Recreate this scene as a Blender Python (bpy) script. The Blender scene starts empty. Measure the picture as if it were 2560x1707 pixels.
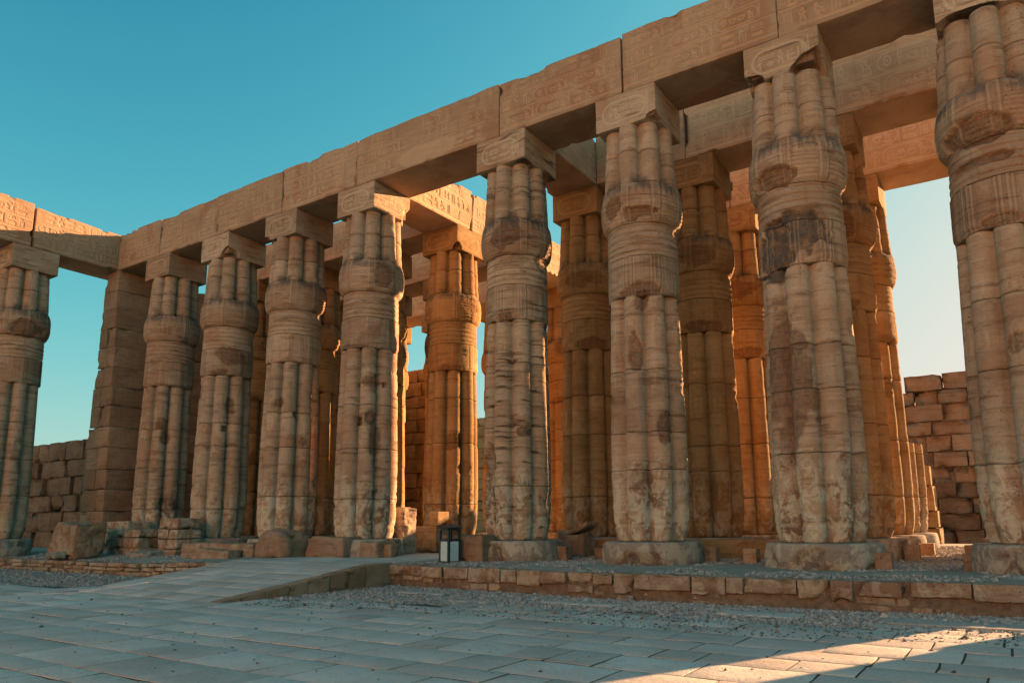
import bpy, math
import numpy as np
from mathutils import Matrix, Vector

rad = math.radians
sc = bpy.context.scene
C = sc.collection

# ------------------------------------------------------------------ camera
cd = bpy.data.cameras.new('camera')
cam = bpy.data.objects.new('camera', cd)
C.objects.link(cam)
sc.camera = cam
YAW, PITCH, ROLL = .5708, .165, -.008
cy_, sy_, cp_, sp_ = math.cos(YAW), math.sin(YAW), math.cos(PITCH), math.sin(PITCH)
fw = Vector((-sy_ * cp_, cy_ * cp_, sp_))
rt = Vector((cy_, sy_, 0))
up = rt.cross(fw)
rt2 = rt * math.cos(ROLL) + up * math.sin(ROLL)
up2 = up * math.cos(ROLL) - rt * math.sin(ROLL)
M = Matrix((rt2, up2, -fw)).transposed().to_4x4()
M.translation = Vector((25.8585, -15.0872, .4203))
cam.matrix_world = M
cd.sensor_fit = 'HORIZONTAL'
cd.sensor_width = 36
cd.lens = 36 * 1835.86 / 2560
cd.shift_x = -59.07 / 2560
cd.shift_y = 145.52 / 2560
cd.clip_start = .05
cd.clip_end = 3000

# ------------------------------------------------------------------ light
SUN_DX, SUN_DZ = .482, .285          # towards the sun: +x .482 and +z .285 for each metre of +y
s = Vector((SUN_DX, 1, SUN_DZ)).normalized()
EL = math.asin(s.z)
AZ = math.atan2(s.x, s.y)           # clockwise from +Y
ld = bpy.data.lights.new('sun', 'SUN')
sun = bpy.data.objects.new('sun', ld)
C.objects.link(sun)
sun.rotation_euler = (-s).to_track_quat('-Z', 'Y').to_euler()
ld.energy = 4.6
ld.angle = rad(.5)
ld.color = (1, .59, .29)
w = bpy.data.worlds.new('World')
sc.world = w
w.use_nodes = True
nt = w.node_tree
nt.nodes.clear()
sky = nt.nodes.new('ShaderNodeTexSky')
sky.sky_type = 'NISHITA'
sky.sun_disc = False
sky.sun_elevation = EL
sky.sun_rotation = AZ
sky.air_density = 1.0
sky.dust_density = 1.1
sky.ozone_density = 1.5
# film response of the sky colours: each channel scaled and compressed
sep = nt.nodes.new('ShaderNodeSeparateColor')
comb = nt.nodes.new('ShaderNodeCombineColor')
nt.links.new(sky.outputs[0], sep.inputs[0])
def mnode(op, a, b):
    nd = nt.nodes.new('ShaderNodeMath'); nd.operation = op
    for i_, v_ in ((0, a), (1, b)):
        if isinstance(v_, bpy.types.NodeSocket): nt.links.new(v_, nd.inputs[i_])
        else: nd.inputs[i_].default_value = v_
    return nd.outputs[0]
for ch_, (p_, h_, c_) in enumerate(((2.2, .545, .82), (2.05, .305, .745), (2.7, .33, .65))):
    q_ = mnode('POWER', mnode('MULTIPLY', sep.outputs[ch_], .18 / h_), p_)
    o_ = mnode('MULTIPLY', mnode('DIVIDE', q_, mnode('ADD', q_, 1.0)), c_ / 2 ** 1.6 / .1)
    nt.links.new(o_, comb.inputs[ch_])
bg = nt.nodes.new('ShaderNodeBackground')
bg.inputs[1].default_value = .1
wo = nt.nodes.new('ShaderNodeOutputWorld')
nt.links.new(comb.outputs[0], bg.inputs[0])
nt.links.new(bg.outputs[0], wo.inputs[0])
sc.view_settings.view_transform = 'Standard'
sc.view_settings.look = 'None'
sc.view_settings.gamma = 1
sc.view_settings.use_curve_mapping = False
sc.view_settings.exposure = 1.75
sc.cycles.max_bounces = 6
sc.cycles.diffuse_bounces = 1
sc.cycles.glossy_bounces = 1
sc.cycles.use_denoising = True

# ------------------------------------------------------------------ noise
def _hash(ix, iy, iz, seed):
    h = (ix.astype(np.int64) * 374761393 + iy.astype(np.int64) * 668265263 + iz.astype(np.int64) * 2147483647 + seed * 974634777) & 0xFFFFFFFF
    h = ((h ^ (h >> 13)) * 1274126177) & 0xFFFFFFFF
    return ((h ^ (h >> 16)) & 0xFFFF) / 65535.0

def vnoise(P, seed=0):
    I = np.floor(P)
    F = P - I
    F = F * F * (3 - 2 * F)
    x, y, z = I[:, 0], I[:, 1], I[:, 2]
    r = 0
    for a in (0, 1):
        for b in (0, 1):
            for c in (0, 1):
                wgt = (F[:, 0] if a else 1 - F[:, 0]) * (F[:, 1] if b else 1 - F[:, 1]) * (F[:, 2] if c else 1 - F[:, 2])
                r = r + wgt * _hash(x + a, y + b, z + c, seed)
    return r * 2 - 1

def fbm(P, scale, octaves=3, seed=0):
    P = np.asarray(P, float)
    sc_ = np.array(scale if hasattr(scale, '__len__') else (scale,) * 3, float)
    r = 0
    amp = 1
    tot = 0
    for o in range(octaves):
        r = r + amp * vnoise(P * sc_ * 2 ** o + 17.3 * o, seed + o)
        tot += amp
        amp *= .5
    return r / tot

def sstep(a, b, x):
    t = np.clip((x - a) / (b - a), 0, 1)
    return t * t * (3 - 2 * t)

# ------------------------------------------------------------------ materials
class NT:
    def __init__(self, mat):
        self.t = mat.node_tree
        self.t.nodes.clear()
    def n(self, typ, ins=None, **kw):
        nd = self.t.nodes.new(typ)
        for k, v in kw.items():
            setattr(nd, k, v)
        for k, v in (ins or {}).items():
            if isinstance(v, bpy.types.NodeSocket):
                self.t.links.new(v, nd.inputs[k])
            else:
                nd.inputs[k].default_value = v
        return nd
    def math(self, op, a, b=0.0, c=None, clamp=False):
        nd = self.n('ShaderNodeMath', {0: a, 1: b}, operation=op, use_clamp=clamp)
        if c is not None:
            if isinstance(c, bpy.types.NodeSocket): self.t.links.new(c, nd.inputs[2])
            else: nd.inputs[2].default_value = c
        return nd.outputs[0]
    def ramp(self, x, a, b):
        return self.n('ShaderNodeMapRange', {0: x, 1: a, 2: b, 3: 0.0, 4: 1.0}, interpolation_type='SMOOTHSTEP').outputs[0]
    def mix(self, f, a, b, mode='MIX'):
        nd = self.t.nodes.new('ShaderNodeMix')
        nd.data_type = 'RGBA'
        nd.blend_type = mode
        for i, v in ((0, f), (6, a), (7, b)):
            if isinstance(v, bpy.types.NodeSocket): self.t.links.new(v, nd.inputs[i])
            elif i == 0: nd.inputs[0].default_value = v
            else: nd.inputs[i].default_value = (*v, 1) if len(v) == 3 else v
        return nd.outputs[2]
    def noise(self, vec, scale, detail=4, rough=.55, stretch=None, dist=0.0):
        if stretch is not None:
            vec = self.n('ShaderNodeMapping', {0: vec, 3: stretch}).outputs[0]
        return self.n('ShaderNodeTexNoise', {'Vector': vec, 'Scale': scale, 'Detail': detail, 'Roughness': rough, 'Distortion': dist}).outputs[0]
    def attr(self, name):
        return self.n('ShaderNodeAttribute', attribute_name=name).outputs['Fac']

def stone(name, ca, cb, dark=(.13, .075, .045), stria=.5, salt=0.0, red=.3, bump=.012, rough_patch=.3, oscale=1.0, objvar=.12):
    m = bpy.data.materials.new(name)
    m.use_nodes = True
    N = NT(m)
    pos = N.n('ShaderNodeNewGeometry').outputs['Position']
    rnd = N.n('ShaderNodeObjectInfo').outputs['Random']
    off = N.n('ShaderNodeVectorMath', {0: pos, 1: N.n('ShaderNodeCombineXYZ', {2: N.math('MULTIPLY', rnd, 9.0)}).outputs[0]}, operation='ADD').outputs[0]
    big = N.noise(off, .9 * oscale, 5, .6)
    col = N.mix(N.ramp(big, .35, .65), ca, cb)
    st = N.noise(off, 1.0, 6, .62, (1.1, 1.1, 8.5), .6)
    col = N.mix(N.math('MULTIPLY', N.ramp(st, .50, .68), stria), col, dark)
    st2 = N.noise(off, 1.0, 4, .6, (.7, .7, 19.0), .4)
    col = N.mix(N.math('MULTIPLY', N.ramp(st2, .5, .66), stria * .35), col, tuple(min(1, c * 1.35) for c in cb))
    rn = N.noise(off, .55, 4, .6, None, .8)
    col = N.mix(N.math('MULTIPLY', N.ramp(rn, .54, .60), red), col, (ca[0] * .86, ca[1] * .62, ca[2] * .54))
    dk = N.noise(off, 2.3, 6, .7)
    col = N.mix(N.math('MULTIPLY', N.ramp(dk, .56, .74), rough_patch), col, dark)
    # vertical rain streaks
    vs = N.noise(off, 1.0, 4, .6, (7, 7, .55))
    col = N.mix(N.math('MULTIPLY', N.ramp(vs, .55, .72), .28), col, tuple(c * .55 for c in ca))
    fine = N.noise(off, 38, 3, .7)
    col = N.mix(N.math('MULTIPLY', N.ramp(fine, .42, .68), .30), col, tuple(c * .6 for c in ca))
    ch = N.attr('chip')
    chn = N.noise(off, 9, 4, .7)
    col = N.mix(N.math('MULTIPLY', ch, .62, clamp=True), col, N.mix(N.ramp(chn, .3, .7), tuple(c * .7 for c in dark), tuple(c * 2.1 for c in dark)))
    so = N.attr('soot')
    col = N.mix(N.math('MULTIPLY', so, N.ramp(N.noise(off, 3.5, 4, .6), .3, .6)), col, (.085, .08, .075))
    if salt:
        sa = N.attr('salt')
        sn = N.noise(off, 3.3, 7, .72, (1, 1, .8), .5)
        k = N.math('MULTIPLY', sa, N.ramp(sn, .47, .55), clamp=True)
        col = N.mix(N.math('MULTIPLY', k, salt), col, (.70, .57, .42))
    ln = N.attr('line')  # carved strokes lightened in the colour as painted highlights; also a pale patch
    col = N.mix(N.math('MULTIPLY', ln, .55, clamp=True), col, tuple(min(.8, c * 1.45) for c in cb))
    v = N.math('MULTIPLY_ADD', rnd, objvar * 2, 1 - objvar)
    col = N.mix(1.0, col, N.n('ShaderNodeCombineColor', {0: v, 1: v, 2: v}).outputs[0], 'MULTIPLY')
    b1 = N.noise(off, 14, 6, .7)
    vor = N.n('ShaderNodeTexVoronoi', {'Vector': off, 'Scale': 17.0}).outputs['Distance']
    pit = N.math('MULTIPLY', N.ramp(vor, .26, .08), N.ramp(N.noise(off, 1.4, 3), .5, .62))
    h = N.math('ADD', N.math('MULTIPLY', b1, .7), N.math('MULTIPLY', st, 1.6 * stria + .2))
    h = N.math('SUBTRACT', h, N.math('MULTIPLY', pit, .6))
    h = N.math('ADD', h, N.math('MULTIPLY', fine, .22))
    h = N.math('ADD', h, N.math('MULTIPLY', N.math('MULTIPLY', ch, chn), 2.0))
    bp = N.n('ShaderNodeBump', {'Height': h, 'Strength': 1.0, 'Distance': bump * 2.2})
    col = N.mix(N.math('MULTIPLY', pit, .55), col, dark)
    bs = N.n('ShaderNodeBsdfPrincipled', {'Base Color': col, 'Roughness': .93, 'Normal': bp.outputs[0]})
    bs.inputs['Specular IOR Level'].default_value = .15
    N.n('ShaderNodeOutputMaterial', {0: bs.outputs[0]})
    return m

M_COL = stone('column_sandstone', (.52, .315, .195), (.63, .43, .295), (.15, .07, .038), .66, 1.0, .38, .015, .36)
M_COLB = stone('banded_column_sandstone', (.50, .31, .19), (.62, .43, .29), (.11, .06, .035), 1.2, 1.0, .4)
M_REAR = stone('shaded_inner_sandstone', (.40, .225, .095), (.50, .30, .14), (.14, .06, .025), .45, .5, .45)  # inner stone darkened and turned orange to stand in for shade and bounced light
M_BEAM = stone('architrave_sandstone', (.46, .275, .168), (.53, .335, .21), (.22, .12, .07), .35, 0, .55, .009, .18)
M_BEAMR = stone('bounce_lit_architrave_sandstone', (.54, .335, .20), (.64, .42, .26), (.24, .13, .07), .3, 0, .35, .009, .15)  # inner beams' stone brightened in the colour to imitate bounced sunlight
M_BLOCK = stone('rough_block_sandstone', (.39, .22, .125), (.50, .31, .20), (.13, .065, .035), .4, .7, .3, .022, .45)
M_KERB = stone('retaining_wall_stone', (.36, .225, .14), (.50, .36, .255), (.12, .06, .035), .5, .9, .6, .018, .4)
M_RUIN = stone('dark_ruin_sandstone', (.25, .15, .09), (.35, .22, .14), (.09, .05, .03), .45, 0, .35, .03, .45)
M_OPP = stone('pale_bounce_sandstone', (.58, .40, .26), (.66, .47, .32), (.4, .25, .15), .1, 0, .1, .03, .1)  # pale stone of the added building, raised to reflect more warm light
M_WALL = stone('wall_masonry_sandstone', (.42, .25, .15), (.54, .345, .22), (.15, .075, .04), .4, 0, .3, .03, .3)
M_PED = stone('pedestal_stone', (.32, .24, .185), (.42, .33, .265), (.13, .082, .055), .25, .9, .35, .015, .4)
M_PAVE = stone('paving_limestone', (.66, .53, .45), (.77, .64, .55), (.36, .28, .21), .06, 0, .10, .008, .34, 1.0, .15)

def simple(name, col, rough=.8, var=0.25, scale=8, bump=.01, metallic=0):
    m = bpy.data.materials.new(name)
    m.use_nodes = True
    N = NT(m)
    pos = N.n('ShaderNodeNewGeometry').outputs['Position']
    n1 = N.noise(pos, scale, 6, .65)
    n2 = N.noise(pos, scale * .12, 4, .6)
    c = N.mix(N.ramp(n1, .3, .7), tuple(x * (1 - var) for x in col), tuple(min(1, x * (1 + var)) for x in col))
    c = N.mix(N.math('MULTIPLY', N.ramp(n2, .4, .65), .5), c, tuple(x * .72 for x in col))
    bp = N.n('ShaderNodeBump', {'Height': n1, 'Strength': 1.0, 'Distance': bump})
    bs = N.n('ShaderNodeBsdfPrincipled', {'Base Color': c, 'Roughness': rough, 'Normal': bp.outputs[0], 'Metallic': metallic})
    N.n('ShaderNodeOutputMaterial', {0: bs.outputs[0]})
    return m

M_DIRT = simple('packed_dirt', (.44, .36, .28), .95, .2, 5, .03)
M_JOINT = simple('joint_dirt', (.07, .05, .038), .95, .25, 9, .02)
M_SAND = simple('sandy_ground', (.36, .31, .25), .95, .15, 3, .02)
M_EARTH = simple('earth_bank', (.25, .165, .11), .95, .35, 9, .04)
M_DARKM = simple('bin_dark_metal', (.022, .03, .035), .45, .15, 20, .001)
M_PANEL = simple('bin_pale_panel', (.68, .78, .74), .6, .08, 14, .001)

def gravelmat(name, a, b):
    m = bpy.data.materials.new(name)
    m.use_nodes = True
    N = NT(m)
    at = N.attr('tone')
    c = N.mix(at, a, b)
    pos = N.n('ShaderNodeNewGeometry').outputs['Position']
    n1 = N.noise(pos, 60, 3)
    c = N.mix(N.math('MULTIPLY', n1, .4), c, tuple(x * .55 for x in a))
    bs = N.n('ShaderNodeBsdfPrincipled', {'Base Color': c, 'Roughness': .9})
    N.n('ShaderNodeOutputMaterial', {0: bs.outputs[0]})
    return m
M_GRAV = gravelmat('gravel_stone', (.22, .17, .135), (.70, .65, .59))
M_GRAVD = gravelmat('dark_pebble', (.10, .075, .06), (.30, .24, .19))

# ------------------------------------------------------------------ mesh helpers
def mesh(name, V, F, mat, attrs=None, smooth=True):
    """F: (n,4) quads or (n,3) triangles"""
    me = bpy.data.meshes.new(name)
    V = np.asarray(V, np.float32)
    F = np.asarray(F, np.int32)
    k = F.shape[1]
    me.vertices.add(len(V))
    me.vertices.foreach_set('co', V.ravel())
    me.loops.add(F.size)
    me.loops.foreach_set('vertex_index', F.ravel())
    me.polygons.add(len(F))
    me.polygons.foreach_set('loop_start', np.arange(0, F.size, k, dtype=np.int32))
    me.polygons.foreach_set('loop_total', np.full(len(F), k, np.int32))
    me.update(calc_edges=True)
    me.polygons.foreach_set('use_smooth', np.full(len(F), smooth))
    for an, av in (attrs or {}).items():
        a = me.attributes.new(an, 'FLOAT', 'POINT')
        a.data.foreach_set('value', np.asarray(av, np.float32))
    me.materials.append(mat)
    me.validate()
    return me

def ob(name, me, parent=None, loc=(0, 0, 0), label=None, cat=None, group=None, kind=None):
    o = bpy.data.objects.new(name, me)
    C.objects.link(o)
    o.location = loc
    if parent is not None: o.parent = parent
    if label: o['label'] = label
    if cat: o['category'] = cat
    if group: o['group'] = group
    if kind: o['kind'] = kind
    elif cat: o['kind'] = 'thing'
    return o

def gridfaces(nu, nv, wrap=False, base=0):
    """vertex index = j*nu+i; nv rows"""
    ii = np.arange(nu if wrap else nu - 1)
    jj = np.arange(nv - 1)
    I, J = np.meshgrid(ii, jj)
    I = I.ravel(); J = J.ravel()
    I2 = (I + 1) % nu
    return np.stack([J * nu + I, J * nu + I2, (J + 1) * nu + I2, (J + 1) * nu + I], 1) + base

def axis_pts(lo, hi, n, r):
    n = max(1, n)
    r = min(r, (hi - lo) * .3)
    inner = np.linspace(lo + r, hi - r, n + 1)
    return np.concatenate([[lo, lo + r * .4], inner, [hi - r * .4, hi]])

def block(lo, hi, res=.3, r=.02, amp=.01, nscale=1.6, seed=0, fine=0.0, taper=None, fn=None, frontres=None, chips=.0, shear=None):
    """worn stone block as six grids pushed about by one noise field; returns V,F,attrs"""
    lo = np.array(lo, float); hi = np.array(hi, float)
    Vs = []; Fs = []; base = 0
    n = [max(1, int(round((hi[k] - lo[k]) / res))) for k in range(3)]
    for ax in range(3):
        for side in (0, 1):
            u, v = [(1, 2), (2, 0), (0, 1)][ax]
            nu, nv = n[u], n[v]
            if frontres and ax == 1 and side == 0:
                nu = int((hi[u] - lo[u]) / frontres); nv = int((hi[v] - lo[v]) / frontres)
            a = axis_pts(lo[u], hi[u], nu, r); b = axis_pts(lo[v], hi[v], nv, r)
            A, B = np.meshgrid(a, b)
            P = np.zeros((A.size, 3))
            P[:, u] = A.ravel(); P[:, v] = B.ravel(); P[:, ax] = hi[ax] if side else lo[ax]
            f = gridfaces(len(a), len(b), base=base)
            if not side: f = f[:, ::-1]
            Vs.append(P); Fs.append(f); base += len(P)
    P = np.concatenate(Vs); F = np.concatenate(Fs)
    rr = np.minimum(r, (hi - lo) * .3)
    q = np.clip(P, lo + rr, hi - rr)
    d = P - q
    L = np.linalg.norm(d / rr, axis=1)
    Nn = d / np.maximum(np.linalg.norm(d, axis=1), 1e-9)[:, None]
    P2 = q + d / np.maximum(L, 1)[:, None]
    chip = np.zeros(len(P))
    sd = seed * 7.31
    if amp:
        for k in range(3):
            P2[:, k] += amp * fbm(P + sd, nscale, 3, seed + 11 * k)
    if fine:
        P2 -= Nn * (np.abs(fbm(P + sd, 9, 3, seed + 50)) * fine)[:, None]
    if chips:
        # broken arrises: the closer to an edge the easier it chips
        e = np.sort(np.minimum(P - lo, hi - P), axis=1)[:, 1]
        nn = fbm(P + sd, 2.2, 3, seed + 70)
        c = sstep(.12, .5, nn) * sstep(.16, .0, e)
        cen = (lo + hi) / 2
        dv = cen - P2
        dv /= np.maximum(np.linalg.norm(dv, axis=1), 1e-6)[:, None]
        P2 += dv * (c * chips)[:, None]
        chip = np.maximum(chip, c * .8)
    attrs = {'chip': chip, 'line': np.zeros(len(P)), 'salt': np.zeros(len(P)), 'soot': np.zeros(len(P))}
    if fn is not None: P2, attrs = fn(P, P2, attrs)
    if taper is not None: P2 = taper(P2)
    return P2, F, attrs

def stoneblock(name, lo, hi, mat, parent=None, salt=0.0, **kw):
    """origin at the foot of the block"""
    lo = np.array(lo, float); hi = np.array(hi, float)
    tags = {k: kw.pop(k) for k in ('label', 'cat', 'group', 'kind') if k in kw}
    o = np.array([(lo[0] + hi[0]) / 2, (lo[1] + hi[1]) / 2, lo[2]])
    V, F, A = block(lo, hi, **kw)
    if salt: A['salt'] = np.full(len(V), salt) * sstep(lo[2] + 1.8, lo[2], V[:, 2])
    me = mesh(name, V - o, F, mat, A)
    p = np.array(parent.location) if parent is not None else 0
    return ob(name, me, parent, o - p, **tags)

# ------------------------------------------------------------------ hieroglyph bitmaps
def arc(cx, cy, r, a0, a1, n=12, ry=None):
    t = np.linspace(a0, a1, n) * math.pi / 180
    return [(cx + r * math.cos(x), cy + (ry or r) * math.sin(x)) for x in t]
# every sign lives in a unit box, y up
GL = [
    [[(.35, 0), (.35, .55), (.30, .95), (.55, 1), (.62, .7), (.42, .5)], [(.35, 0), (.5, 0)]],                       # reed leaf
    [[(0, .2), (.12, .4), (.24, .2), (.36, .4), (.48, .2), (.6, .4), (.72, .2), (.84, .4), (1, .2)], [(0, .55), (.12, .75), (.24, .55), (.36, .75), (.48, .55), (.6, .75), (.72, .55), (.84, .75), (1, .55)]],  # water
    [arc(.5, .55, .34, 0, 360, 20), arc(.5, .55, .07, 0, 360, 8)],                                                   # sun disc
    [arc(.5, .62, .46, 180, 360, 14, .42) + [(.04, .62)]],                                                          # basket
    [[(.1, .2), (.25, .62), (.2, .85), (.35, .95), (.45, .8), (.4, .65), (.8, .45), (1, .2), (.6, .3), (.4, .25), (.1, .55)], [(.5, .28), (.5, 0), (.65, 0)], [(.4, .25), (.36, 0)]],  # bird
    [arc(.5, .5, .46, 0, 360, 16, .18)],                                                                             # mouth
    [[(.3, .1), (.3, .5), (.2, .75), (.35, .95), (.5, .85), (.45, .65), (.65, .5), (.85, .6)], [(.3, .1), (.8, .1), (.75, .4), (.45, .4)], [(.2, .1), (.2, 0), (.85, 0)]],        # seated figure
    [[(.5, 0), (.5, .55)], [(.2, .5), (.8, .5)], arc(.5, .76, .2, -90, 270, 14, .24)],                             # looped cross
    [arc(.5, .2, .3, 0, 180, 10, .35) + [(.2, .2), (.8, .2)]],                                                     # loaf
    [[(0, .3), (.25, .5), (.5, .3), (.75, .3), (.95, .55), (1, .8)], [(.1, .12), (.7, .12)]],                        # snake
    [[(.1, 0), (.1, .9)], [(.1, .9), (.6, .8), (.1, .7)], [(.45, 0), (.45, .6)], [(.75, 0), (.75, .6)]],            # banner and strokes
    [[(.05, .1), (.95, .1), (.95, .5), (.05, .5), (.05, .1)], [(.2, .5), (.2, .8)], [(.4, .5), (.4, .8)], [(.6, .5), (.6, .8)], [(.8, .5), (.8, .8)]],  # game board
    [[(.2, 0), (.35, .5), (.15, .55), (.5, .95), (.6, .7), (.5, .5), (.75, 0)], [(.5, .5), (.9, .6)]],               # walking figure
    [[(.25, 0), (.25, .95)], [(.55, 0), (.55, .95)], [(.85, 0), (.85, .95)]],                                        # three strokes
    [[(.5, 0), (.45, .85), (.2, .7)], [(.45, .85), (.75, .95)], [(.4, 0), (.6, 0)]],                                 # sceptre
    [[(0, .1), (1, .1)], [(0, .5), (1, .5), (.9, .9), (.1, .9), (0, .5)]],                                           # hill
    [arc(.3, .3, .16, 0, 360, 10), arc(.72, .3, .16, 0, 360, 10), [(.1, .75), (.9, .75)]],
    [[(.1, .9), (.1, .1), (.9, .1), (.9, .9)], [(.35, .5), (.65, .5)]],                                              # house
    [arc(.5, .5, .3, 20, 340, 14, .42), [(.5, .1), (.5, .9)]],
]

class Panel:
    """rasterised carving: metres in, depth map out"""
    def __init__(self, w, h, px=.007):
        self.px = px; self.w = w; self.h = h
        self.nx = int(w / px) + 2; self.ny = int(h / px) + 2
        self.D = np.full((self.ny, self.nx), 1.0, np.float32)
    def seg(self, a, b):
        m = .04
        x0 = max(0, int((min(a[0], b[0]) - m) / self.px)); x1 = min(self.nx, int((max(a[0], b[0]) + m) / self.px) + 2)
        y0 = max(0, int((min(a[1], b[1]) - m) / self.px)); y1 = min(self.ny, int((max(a[1], b[1]) + m) / self.px) + 2)
        if x1 <= x0 or y1 <= y0: return
        X, Y = np.meshgrid(np.arange(x0, x1) * self.px, np.arange(y0, y1) * self.px)
        dx, dy = b[0] - a[0], b[1] - a[1]
        L = dx * dx + dy * dy + 1e-12
        t = np.clip(((X - a[0]) * dx + (Y - a[1]) * dy) / L, 0, 1)
        d = np.hypot(X - a[0] - t * dx, Y - a[1] - t * dy)
        self.D[y0:y1, x0:x1] = np.minimum(self.D[y0:y1, x0:x1], d)
    def poly(self, pts):
        for a, b in zip(pts[:-1], pts[1:]): self.seg(a, b)
    def glyph(self, k, x, y, w, h):
        for st in GL[k % len(GL)]:
            self.poly([(x + p[0] * w, y + p[1] * h) for p in st])
    def cartouche(self, x, y, w, h, vertical=False, bar=True):
        r = min(w, h) / 2
        if vertical:
            pts = arc(x + w / 2, y + h - r, r, 0, 180) + arc(x + w / 2, y + r, r, 180, 360); pts.append(pts[0])
            self.poly(pts)
            if bar: self.seg((x, y - .03), (x + w, y - .03))
        else:
            pts = arc(x + r, y + r, r, 90, 270) + arc(x + w - r, y + r, r, -90, 90); pts.append(pts[0])
            self.poly(pts)
            if bar: self.seg((x + w + .03, y), (x + w + .03, y + h))
    def sample(self, x, y):
        fx = np.clip(x / self.px, 0, self.nx - 1.001); fy = np.clip(y / self.px, 0, self.ny - 1.001)
        i = fx.astype(int); j = fy.astype(int); a = fx - i; b = fy - j
        D = self.D
        return (D[j, i] * (1 - a) + D[j, i + 1] * a) * (1 - b) + (D[j + 1, i] * (1 - a) + D[j + 1, i + 1] * a) * b

def beam_panel(length, seed, rows=3):
    rng = np.random.default_rng(seed)
    P = Panel(length, 1.75)
    y = .15
    rh = .40 if rows == 3 else .56
    P.seg((0, y), (length, y)); P.seg((0, y - .035), (length, y - .035))
    for r in range(rows):
        x = .08
        P.seg((0, y + rh + .02), (length, y + rh + .02))
        while x < length - .3:
            u = rng.random()
            if u < .20 and x < length - 1.2:
                wc = 2.3 * rh
                P.cartouche(x, y + .04, wc, rh - .08)
                for q, g in enumerate([2, int(rng.integers(len(GL))), 3, 6]):
                    P.glyph(g, x + .10 + q * wc * .21, y + .10, wc * .17, rh - .20)
                x += wc + .14
            elif u < .42:
                wg = rng.uniform(.55, .8) * rh
                P.glyph(int(rng.choice([1, 3, 5, 8, 9, 15, 16, 11])), x, y + .05, wg, .34 * rh)
                P.glyph(int(rng.choice([1, 3, 5, 8, 9, 15, 2, 11])), x, y + .53 * rh, wg, .36 * rh)
                x += wg + .10
            elif u < .5:
                x += rng.uniform(.1, .25)
            else:
                wg = rng.uniform(.38, .62) * rh
                P.glyph(int(rng.choice([0, 4, 6, 7, 10, 12, 13, 14, 4, 6, 17, 18])), x, y + .05, wg, rh - .09)
                x += wg + .09
        y += rh + .04
    return P

def abacus_panel(wd, ht, seed):
    P = Panel(wd, ht)
    P.cartouche(.17, .13, wd - .40, ht - .29)
    P.cartouche(.20, .16, wd - .46, ht - .35, bar=False)
    y0 = .24; h = ht - .50
    k = seed % 3
    if k == 0:
        P.glyph(2, .78, y0 + h * .5, .24, h * .5); P.glyph(3, .74, y0, .32, h * .38)
        P.glyph(11, .42, y0 + h * .42, .28, h * .5); P.glyph(14, .26, y0, .14, h); P.glyph(8, .46, y0, .2, h * .3)
        P.glyph(6, 1.08, y0, .2, h)
    elif k == 1:
        P.glyph(2, .62, y0 + h * .5, .22, h * .5); P.glyph(3, .58, y0, .3, h * .4)
        P.glyph(7, .30, y0, .2, h); P.glyph(11, .92, y0 + .1, .3, h * .7); P.glyph(6, .47, y0, .14, h * .9)
    else:
        P.glyph(1, .30, y0 + h * .5, .34, h * .5); P.glyph(2, .46, y0, .17, h * .4); P.glyph(12, .68, y0, .16, h)
        P.glyph(17, .88, y0, .26, h * .8); P.glyph(0, 1.15, y0, .14, h); P.glyph(14, .28, y0, .12, h * .5)
    return P

def stem_panel(seed):
    """a strip .5 m wide, 2 m high, wrapped on each stem near the foot"""
    rng = np.random.default_rng(seed)
    P = Panel(.5, 2.0)
    P.cartouche(.09, .78, .32, .75, True)
    for q in range(4): P.glyph(int(rng.integers(len(GL))), .15, .86 + q * .16, .2, .12)
    P.glyph(7, .12, .38, .14, .32); P.glyph(4, .27, .4, .17, .28)
    P.seg((0, .33), (.5, .33)); P.seg((0, .28), (.5, .28))
    P.poly([(.05, 0), (.25, .25), (.45, 0)])
    P.glyph(3, .1, 1.62, .3, .16)
    return P

def carve(D, w=.010):
    """distance to stroke -> 1 in the groove"""
    return sstep(w * 1.9, w * .6, D)

# ------------------------------------------------------------------ papyrus-bundle column
TOPZ, ABZ, A2, BEAMZ = 10.2636, 9.433, .758, 11.72
PROF = np.array([(0, .765), (.10, .80), (.3, .838), (.6, .865), (1.3, .88), (2.4, .868), (3.6, .845), (5.0, .812), (5.33, .80), (5.35, .822), (6.25, .81), (6.95, .80), (7.0, .80),
                 (7.03, .83), (7.07, .872), (7.16, .91), (7.3, .935), (7.5, .948), (7.7, .935), (7.86, .905), (7.93, .885), (7.95, .878), (8.6, .845), (9.433, .800)])

def lobes(th, d=.724):
    rho = 1 - d
    ph = (th + math.pi / 8) % (math.pi / 4) - math.pi / 8
    q = np.maximum(rho ** 2 - (d * np.sin(ph)) ** 2, 0)
    return d * np.cos(ph) + np.sqrt(q), ph

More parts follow.
